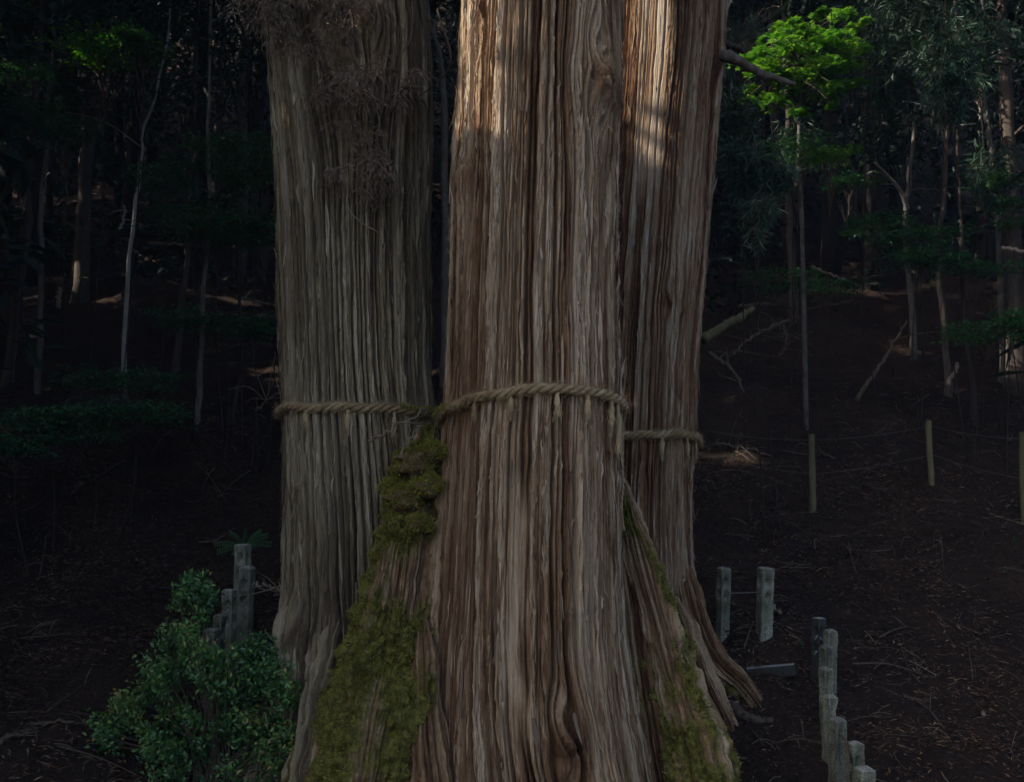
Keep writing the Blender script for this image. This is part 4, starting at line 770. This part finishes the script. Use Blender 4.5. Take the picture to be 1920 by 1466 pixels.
# ------------------------------------------------------------------ understory saplings: layered sprays on thin stems
def sapling(px, py, d, w, h, n, label, group='understory saplings in the shade', mat=M_UNDER, L=.075, tone=.5, conifer=False):
    c = P(px, py, d); b = np.array([c[0]+rng.normal()*.15, c[1]+rng.uniform(.1, .4), 0]); b[2] = float(G(b[0], b[1]))-.05
    root_ = empty('sapling', b, label, 'sapling', group); st = smooth_path([b, (b+c)/2+np.array([rng.normal()*.12, .1, .1]), c+np.array([0, .05, .08])], 12)
    mb = MB(); tube(mb, st, np.linspace(.011, .005, 12), 5, .12); mb.build('stem', M_TRUNK, root_, True); mb = MB(); tw_ = MB(); W, Hh = w/ppm(d), h/ppm(d)
    for k in range(int(n*1.7)):
        e = c+np.array([rng.uniform(-1, 1)*W, rng.normal()*W*.5, rng.uniform(-1, 1)*Hh]); s0 = st[rng.integers(6, 12)]*.5+c*.5; m = 34
        tube(tw_, smooth_path([s0, (s0+e)/2+np.array([0, 0, .05]), e], 5), np.linspace(.006, .002, 5), 4, .3)
        if conifer:
            t = rng.uniform(.3, 1.1, m); p = s0+(e-s0)*t[:, None]-np.array([0, 0, 1])*(t**2*.10)[:, None]; ax = norm(norm(e-s0)*.5+rng.normal(size=(m, 3))*.5-np.array([0, 0, .8])); leaves(mb, p, ax, rdir(m), rng.uniform(.10, .24, m), .022, np.clip(tone+rng.normal(size=m)*.2, 0, 1)) if (shaded(p, .12).all()) else None
        else:
            r_ = np.sqrt(rng.uniform(0, 1, m))*W*.42; an = rng.uniform(0, 6.28, m); p = e+np.stack([r_*np.cos(an), r_*np.sin(an), rng.normal(size=m)*.02-.10*r_], -1)
            leaves(mb, p, norm(np.stack([np.cos(an), np.sin(an), rng.normal(size=m)*.15-.15], -1)+rng.normal(size=(m, 3))*.35), norm(np.array([0, -.1, 1.0])+rng.normal(size=(m, 3))*.25), L*rng.uniform(.6, 1.2, m), L*.42, np.clip(tone+rng.normal(size=m)*.2, 0, 1))
    tw_.build('twig', M_TWIG, root_); mb.build('foliage', mat, root_); return root_
SGL = ['dim sapling foliage spreading over the pale crooked tree', 'dark sapling spray above the leaning brown tree', 'dark leafy spray between the pale crooked tree and the thick cedar', 'layered green spray beside the speckled pale sapling',
  'layered green spray below another one near the reddish stem', 'wide flat green spray before the stout grey trunk', 'green spray hanging beside the grey roped trunk under a wider spray', 'broadest layered green spray, crossing the thin reddish stem', 'small green spray touching the grey roped trunk', 'low faint spray over dead branches near the reddish stem', 'low faint spray at the dark bare sapling', 'flat low spray on the bank beneath the speckled pale sapling',
  'broad dark spray on the bank below the leaning brown tree', 'dark spray on the bank joining the broad one toward the reddish stem', 'small dark spray lowest on the bank', 'faint spray under the broad dark bank spray', 'leafy spray around the maple stem', 'thin leaf spray stretching toward the broken snag', 'green spray at the foot of the broken snag', 'green spray right beside the broken snag foot, above a brighter one', 'bright edged spray before the thin crooked brown tree', 'dim spray crossing the pale mottled tree', 'green spray over the fence beside the pale mottled tree', 'brightest small spray before the stout dark cedar', 'bluish spray clinging before the stout dark cedar', 'dim spray among fallen branches behind the straight grey tree', 'dim spray left of the straight grey tree foot, over the level branch', 'small spray high before the stout dark cedar', 'green leaves glimpsed in the gap between the two roped trunks']
CFL = ['dark conifer sprays beside the rear trunk under the dead branch', 'dark conifer hanging between the rear trunk and the maple', 'dark conifer above the dead branch of the rear trunk', 'large dark conifer right behind the bright maple crown', 'dark conifer above the curling bare vine', 'dark conifer at the shaded edge of the maple crown', 'sparse conifer sprays by the hooked bare vine', 'small conifer sprays around the maple stem', 'dark conifer above the pale mottled tree']
sapling(195, 95, 13, 75, 22, 26, 'broad leaved sapling with sunlit bright leaves before the thick brown cedar', None, M_MAPLE, .10, .28)
sapling(270, 85, 13, 40, 25, 16, 'dark glossy leaved sapling next to the sunlit bright leaves', None, M_UNDER, .10, .7)
for ki, (px, py, d, w, h, n, tn) in enumerate([(60, 215, 13.5, 80, 35, 26, .35), (40, 130, 14, 60, 25, 14, .3), (130, 240, 14, 50, 25, 12, .3), (310, 330, 12.6, 60, 25, 20, .45), (360, 390, 12.8, 70, 22, 18, .45), (450, 280, 12.5, 75, 22, 26, .6), (470, 330, 12.2, 60, 22, 18, .45), (410, 425, 12.6, 100, 22, 34, .5), (480, 440, 12.4, 50, 18, 14, .5), (400, 595, 12.3, 100, 12, 20, .3), (470, 620, 12.4, 60, 14, 10, .3), (240, 712, 11.5, 90, 14, 22, .4), (80, 785, 11.0, 110, 16, 34, .45), (230, 772, 11.2, 100, 16, 28, .45), (30, 835, 10.6, 60, 16, 16, .4), (140, 815, 10.9, 70, 12, 14, .35),
        (1500, 285, 14.2, 60, 20, 18, .5), (1600, 335, 15, 50, 10, 10, .5), (1640, 418, 14.4, 55, 12, 18, .55), (1720, 440, 14, 70, 14, 20, .5), (1730, 480, 13.8, 60, 16, 20, .55), (1830, 500, 13.8, 70, 14, 20, .4), (1860, 620, 12.8, 70, 22, 24, .6), (1900, 600, 12.6, 30, 18, 12, .8), (1900, 400, 14, 40, 30, 14, .6), (1560, 535, 15, 60, 18, 14, .35), (1460, 525, 15.5, 60, 16, 12, .3), (1880, 340, 14, 40, 14, 10, .7), (838, 310, 16, 14, 40, 14, .75)]):
    sapling(px, py, d, w, h, n, SGL[ki], tone=tn)
sapling(1560, 288, 14, 34, 10, 12, 'small spray of bright leaves below the bright maple', None, M_MAPLE, .07, .4)
for (px, py, d, w, h, n, tn, lb) in [(1420, 300, 11.8, 60, 45, 46, .35, None), (1425, 372, 11.5, 34, 22, 12, .68, 'drooping conifer sprig with withered pale tips beside the rear trunk'), (1375, 210, 13.5, 40, 60, 30, .3, None), (1395, 50, 16.5, 50, 60, 36, .3, None), (1710, 40, 16.2, 90, 60, 70, .4, None), (1780, 110, 13.2, 60, 70, 46, .35, None), (1660, 120, 16, 50, 60, 34, .35, None), (1850, 300, 14, 40, 60, 20, .4, None), (1500, 240, 15.2, 40, 30, 16, .5, None), (1830, 40, 14, 60, 50, 30, .3, None)]:
    sapling(px, py, d, w, h, n, lb or CFL.pop(0), None if lb else 'drooping conifers in the shade', M_CONIFER, .1, tn, True)

# ------------------------------------------------------------------ glossy shrub by the granite posts
poly = np.array([(370, 1082), (398, 1105), (408, 1150), (398, 1200), (470, 1192), (520, 1212), (535, 1255), (556, 1290), (540, 1340), (545, 1400), (520, 1466), (500, 1540), (330, 1540), (280, 1445), (200, 1402), (165, 1382), (170, 1350), (230, 1318), (268, 1262), (300, 1215), (318, 1180), (322, 1130), (346, 1092)], float)
def inside(x, y):
    c = False; j = len(poly)-1
    for i in range(len(poly)):
        if (poly[i, 1] > y) != (poly[j, 1] > y) and x < (poly[j, 0]-poly[i, 0])*(y-poly[i, 1])/(poly[j, 1]-poly[i, 1])+poly[i, 0]: c = not c
        j = i
    return c
bb = P(400, 1500, 7.3); bb[2] = float(G(bb[0], bb[1])); bush = empty('glossy_shrub', bb, 'dense dark green shrub with small glossy leaves in front of granite posts', 'shrub')
mb = MB(); stm = MB(); k = 0
while k < 680:
    x, y = rng.uniform(160, 560), rng.uniform(1078, 1540)
    if not inside(x, y): continue
    if n2(x/48., y/30., 77) < -.08 and rng.uniform() < .93: continue
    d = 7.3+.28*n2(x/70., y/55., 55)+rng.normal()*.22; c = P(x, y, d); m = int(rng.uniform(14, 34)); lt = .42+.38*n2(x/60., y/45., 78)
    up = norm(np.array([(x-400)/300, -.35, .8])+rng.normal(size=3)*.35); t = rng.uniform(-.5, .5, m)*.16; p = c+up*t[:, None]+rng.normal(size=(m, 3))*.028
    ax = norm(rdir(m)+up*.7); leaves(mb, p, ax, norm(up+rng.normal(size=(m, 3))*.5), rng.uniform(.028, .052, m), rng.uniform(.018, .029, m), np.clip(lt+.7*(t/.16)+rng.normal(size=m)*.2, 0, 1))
    if k % 5 == 0: tube(stm, smooth_path([bb+np.array([rng.normal()*.15, rng.normal()*.1, -.1]), (bb+c)/2+np.array([0, .1, .05]), c], 8), np.linspace(.011, .003, 8), 4, .4)
    k += 1
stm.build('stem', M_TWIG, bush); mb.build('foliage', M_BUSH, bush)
# sprig of fern-like leaves behind the tall left post
sg = P(458, 1030, 10.2); sgb = np.array([sg[0], sg[1], float(G(sg[0], sg[1]))]); spr = empty('leafy_sprig', sgb, 'small sprig with paired leaflets fanning above the tall granite post', 'plant')
mb = MB(); stm = MB(); tube(stm, smooth_path([sgb, sg], 5), .006, 4, .3)
for (ex, ey) in [(404, 1020), (410, 1034), (432, 1000), (460, 996), (488, 998), (500, 1004), (506, 1020), (440, 1040), (475, 1024)]:
    e = P(ex, ey, 10.1+rng.normal()*.08); pth = smooth_path([sg, (sg+e)/2+np.array([0, 0, .03]), e], 12); tube(stm, pth, .003, 4, .3)
    for s_ in (-1, 1):
        dirp = norm(np.gradient(pth, axis=0)); sd = np.cross(dirp, np.array([0, -1, .6]))*s_; leaves(mb, pth[3:], norm(sd+dirp*.5)[3:], np.tile([0, -.5, .8], (9, 1)), .045, .02, .6)
stm.build('stem', M_TWIG, spr); mb.build('foliage', M_UNDER, spr)

# ------------------------------------------------------------------ fallen branches, logs and litter
def fallen(pts, r0, r1, label, mat=M_TWIG, tone=.5, side=4, d=None, group=None, lift=.03, name='fallen_branch', sl=.5):
    q = []
    for p in pts:
        if len(p) == 3: q.append(P(p[0], p[1], p[2]))
        else: h = hit(*p); h[2] += lift; q.append(h)
    p = smooth_path(q, 22); p[1:-1] += rng.normal(size=(20, 3))*.012; mb = MB(); tube(mb, p, np.linspace(r0, r1, 22), 7, tone, rough=.2, seed=int(rng.integers(99)))
    for k in range(side):
        i = rng.integers(4, 21); ln = sl*rng.uniform(.4, 1.2); dr = norm(np.array([rng.normal(), rng.normal()*.5, rng.uniform(-.2, .8)])); a = p[i]
        tube(mb, smooth_path([a, a+dr*ln*.5+rng.normal(size=3)*.04, a+dr*ln+np.array([rng.normal()*.1, 0, -.1*ln])], 7), np.linspace(max(r1, .006)*.8, .003, 7), 4, tone)
    return tag(mb.build(name, mat, None, True, origin=p[0]), label, 'branch' if 'log' not in name else 'log', group)
fallen([(1318, 637, 13.6), (1360, 610, 13.8), (1412, 578, 14.2)], .075, .05, 'mossy fallen log leaning behind the rear trunk', M_POLE, .45, 2, name='fallen_log')
fallen([(1330, 662, 13), (1370, 690, 12.9), (1395, 735, 12.7)], .035, .02, 'dark broken branch under the mossy fallen log', tone=.5, side=3)
fallen([(1606, 755), (1640, 700, 15.0), (1672, 650, 15.3), (1700, 602, 15.6)], .035, .018, 'long dead pole leaning up out of the slope above the fence', tone=.6, side=2)
fallen([(1480, 600, 15.2), (1440, 615, 15.0), (1400, 640, 14.6), (1372, 668, 14.4)], .03, .012, 'curved dead branch sweeping down from the straight grey tree', tone=.55, side=8, sl=.8)
fallen([(1470, 610, 15.2), (1475, 640, 15.0), (1460, 670, 14.9)], .025, .008, 'spidery tangle of dead twigs at the foot of the straight grey tree', tone=.6, side=14, sl=.8)
fallen([(1385, 575, 15.2), (1440, 570, 15.4), (1520, 578, 15.6), (1600, 562, 15.8)], .028, .015, 'long thin branch lying level behind the straight grey tree', tone=.4, side=3)
fallen([(1520, 500, 18), (1570, 520, 18), (1620, 540, 18)], .03, .02, 'pale stick lying in a sun fleck on the upper slope', tone=.9, side=2)
fallen([(1775, 722, 13.6), (1790, 695, 13.6), (1795, 680, 13.6)], .03, .02, 'short pale split stick by the dark slanting sapling', tone=1., side=0)
fallen([(1880, 464, 11), (1920, 472, 10.8), (1990, 488, 10.5)], .02, .028, 'pale dead branch reaching in beside the stout dark cedar', tone=1., side=1)
fallen([(1340, 835), (1390, 842), (1450, 860)], .02, .008, 'thin dead branch below the fence wires', tone=.6, side=5)
fallen([(1845, 1345), (1850, 1325, 10.2), (1855, 1300, 10.1)], .02, .012, 'short upright broken stick in the bare slope', tone=.9, side=0)
fallen([(1440, 1142), (1465, 1160)], .022, .014, 'short pale stick lying beside the paired granite post', tone=.95, side=0, lift=.06)
fallen([(0, 1400), (60, 1370), (120, 1360), (165, 1366)], .018, .010, 'thin curved branch on the ground beside the shrub', tone=.5, side=3)
fallen([(230, 1110), (300, 1108), (370, 1085, 9.6)], .012, .006, 'wispy dead twig behind the shrub tip', tone=.4, side=3)
fallen([(475, 1096, 9.2), (500, 1098, 9.0), (535, 1112, 8.8)], .014, .010, 'orange brown dead branch between granite post and grey trunk', tone=.85, side=6, sl=.35)
fallen([(480, 770, 12), (505, 748, 11.8), (535, 730, 11.6)], .012, .006, 'fan of pale dead twigs beside the roped grey trunk', tone=.8, side=9, sl=.6)
fallen([(440, 556, 14.5), (470, 562, 14.4), (520, 575, 14.2)], .018, .010, 'bright split branch lying in a sun fleck left of the grey trunk', tone=1., side=3)
fallen([(280, 455, 16), (330, 458, 16), (385, 462, 16)], .03, .02, 'pale fallen trunk lying among saplings upslope', tone=.7, side=3)
fallen([(225, 430, 15.5), (235, 400, 15.5), (232, 385, 15.5)], .022, .012, 'short crooked stub beside the speckled sapling', M_PALE, .7, 2)
fallen([(110, 578, 15), (110, 560, 15), (111, 540, 15)], .035, .03, 'short yellowish stump among dead fronds', M_POLE, .95, 0)
fallen([(690, 827, 6.95), (730, 805, 6.9), (770, 785, 6.9), (803, 770, 6.95)], .010, .006, 'dead twig wedged across the fork of the roped trunks', tone=.7, side=0)
fallen([(745, 862, 6.9), (775, 815, 6.88), (792, 790, 6.95)], .007, .004, 'thin grey twig standing in the mossy fork', tone=.8, side=1, sl=.1)
fallen([(1372, 1318), (1400, 1345), (1450, 1352)], .05, .03, 'weathered root end poking out of the soil by the row of posts', M_TRUNK, .6, 1, lift=.0, sl=.2, name='fallen_log')
fallen([(1720, 170, 15), (1748, 200, 15), (1750, 235, 15), (1790, 238, 15), (1830, 232, 15)], .02, .012, 'curling bare vine above the broken snag', M_PALE, .75, 3)
fallen([(1812, 195, 15.4), (1830, 188, 15.4), (1838, 205, 15.4), (1836, 225, 15.4)], .018, .012, 'hooked bare vine near the pale mottled tree', M_PALE, .6, 1)
G_T = 'dead twigs strewn over the slope'
for k in range(60):
    px = rng.choice([rng.uniform(0, 510), rng.uniform(1330, 1920)]); py = rng.uniform(440, 1440)
    h = hit(px, py)
    if h[1] > 30: continue
    a = rng.uniform(0, 6.28); ln = rng.uniform(.25, .8); mid = h+np.array([math.cos(a)*ln*.5, math.sin(a)*ln*.5, 0]); e = h+np.array([math.cos(a)*ln, math.sin(a)*ln, 0])
    for v in (h, mid, e): v[2] = float(G(v[0], v[1]))+.03
    mid[2] += rng.uniform(0, .03); mb = MB(); p = smooth_path([h, mid, e], 10); tube(mb, p, np.linspace(.010, .004, 10), 5, rng.uniform(.15, .6))
    for z_ in range(3):
        i = rng.integers(2, 9); dd = norm(rng.normal(size=3)+np.array([0, 0, .4])); tube(mb, smooth_path([p[i], p[i]+dd*.1, p[i]+dd*.2-np.array([0, 0, .04])], 4), .004, 4, .6)
    tag(mb.build('dead_twig', M_TWIG, None, True, origin=h), 'small dead twig lying on the brown slope', 'twig', G_T)
# cedar litter: uncountable
def litter(N, ylo, yhi, name, L, W, tones, label, dens=None, seed=0):
    x = rng.uniform(-1, 1, N)*(1.5+rng.uniform(.0, 1, N)*0+.62*rng.uniform(ylo, yhi, N)); y = rng.uniform(ylo, yhi, N)
    k = np.abs(x) < .62*y+1; k &= n2(x/.5, y/.5, 31+seed) > rng.uniform(-1.3, -.1, N); x, y = x[k], y[k]; n = len(x); z = G(x, y)+.05+rng.uniform(-.045, .05, n)
    a = rng.uniform(0, 6.28, n); p = np.stack([x, y, z], -1); ax = np.stack([np.cos(a), np.sin(a), rng.normal(size=n)*.28], -1); mb = MB()
    tn = np.clip(rng.uniform(*tones, n)+.25*n2(x/.8, y/.8, 33), 0, 1)
    leaves(mb, p, ax, norm(np.array([0, 0, 1.0])+rng.normal(size=(n, 3))*.5), rng.uniform(.4, 1.5, n)*L, W*rng.uniform(.6, 1.4, n), tn, .3)
    return tag(mb.build(name, M_LITTER), label, None, kind='stuff')
litter(85000, 5.2, 13.5, 'leaf_litter', .055, .014, (.0, .9), 'brown cedar needles and bark scraps covering the forest floor')
litter(16000, 12.5, 26, 'leaf_litter', .14, .02, (.1, .7), 'dead fronds and bark scraps covering the upper slope', seed=3)
litter(7000, 5.2, 16, 'fallen_frond', .13, .009, (.5, 1.0), 'paler dry cedar fronds scattered over the forest floor', seed=5)

mb = MB()
for k in range(850):
    if rng.uniform() < .75: x, y = rng.uniform(1.6, 7.5), rng.uniform(6.5, 15)
    else: x, y = rng.uniform(-8, -1.5), rng.uniform(7, 16)
    a, ln, bend = rng.uniform(0, 6.28), rng.uniform(.06, .38), rng.normal()*.28; t = np.linspace(-.5, .5, 5); an = a+bend*t*2
    q = np.stack([x+ln*t*np.cos(an), y+ln*t*np.sin(an), 0*t], -1); q[:, 2] = G(q[:, 0], q[:, 1])+.045+rng.uniform(0, .03)*np.cos(t*3); tube(mb, q, rng.uniform(.0015, .0042), 3, np.clip(rng.normal()*.28+.36, 0, 1), cap=False)
tag(mb.build('twig_litter', M_TWIG), 'fine broken twigs strewn thickly over the forest floor', None, kind='stuff')
for k, (px, py) in enumerate([(1372, 1170), (1500, 1222), (1650, 940), (1900, 1030), (1880, 1080), (1700, 850), (1560, 1085), (1380, 870)]):
    h_ = hit(px, py); mb = MB(); st = MB(); tip = h_+np.array([rng.normal()*.02, -.02, rng.uniform(.08, .16)]); tube(st, smooth_path([h_-np.array([0, 0, .03]), tip], 4), .003, 4, .3); m = 12; an = rng.uniform(0, 6.28, m)
    leaves(mb, h_+(tip-h_)*rng.uniform(.4, 1, m)[:, None], np.stack([np.cos(an), np.sin(an), rng.uniform(-.2, .5, m)], -1), np.tile([0, 0, 1.], (m, 1)), rng.uniform(.03, .06, m), .02, rng.uniform(.3, .9, m))
    e_ = empty('seedling', h_, ['tiny green seedling at the foot of the narrow granite post', 'bright green seedling by the fallen granite block', 'green seedling just below the first fence pole', 'green seedling far out on the bare slope', 'green seedling a step below another on the bare slope', 'green seedling between the fence poles', 'green seedling upslope of the dark corner post', 'green seedling beside the rear trunk below the fence wire'][k], 'seedling', 'tiny seedlings on the slope')
    st.build('stem', M_TWIG, e_); mb.build('foliage', M_UNDER, e_)

# far undergrowth that reads as one dark mass
ux, uy = rng.uniform(-34, 34, 1100), rng.uniform(18.5, 60, 1100); k = np.abs(ux) < .6*uy+1; ux, uy = ux[k], uy[k]; mb = MB()
cx = np.repeat(ux, 46)+rng.normal(size=len(ux)*46)*.55; cy = np.repeat(uy, 46)+rng.normal(size=len(ux)*46)*.55; hh = np.repeat(rng.uniform(.5, 2.6, len(ux)), 46)*rng.uniform(.1, 1, len(ux)*46)
pu = np.stack([cx, cy, G(cx, cy)+hh], -1); k = shaded(pu, .1); pu = pu[k]; n_ = len(pu)
leaves(mb, pu, norm(rng.normal(size=(n_, 3))*np.array([1, 1, .4])-np.array([0, 0, .25])), norm(np.array([0, -.2, 1.0])+rng.normal(size=(n_, 3))*.5), rng.uniform(.14, .32, n_), rng.uniform(.07, .13, n_), np.clip(np.repeat(rng.uniform(.0, .7, len(ux)), 46)[k]+rng.normal(size=n_)*.12, 0, 1))
tag(mb.build('undergrowth', M_CANOPY), 'dark shrubby undergrowth covering the far hillside', None, kind='stuff')

# ------------------------------------------------------------------ bluish hazy volume, added to raise the black level
hv = np.array([(x, y, z) for x in (-77, 77) for y in (-47, 112) for z in (-4.0, 104)], float)
hm = make_mesh('added_haze', hv, [np.array([(0, 1, 3, 2), (4, 6, 7, 5), (0, 4, 5, 1), (2, 3, 7, 6), (0, 2, 6, 4), (1, 5, 7, 3)])])
m_h, nt_h, out_h = new_mat('black_lift_haze'); pv = nt_h.nodes.new('ShaderNodeVolumePrincipled'); nt_h.links.new(pv.outputs[0], out_h.inputs['Volume'])
pv.inputs['Color'].default_value = (.42, .62, 1.0, 1); pv.inputs['Density'].default_value = 0.0011
tag(link('added_haze', hm, m_h), 'thin bluish hazy volume added to lift the dark tones', None, kind='stuff')
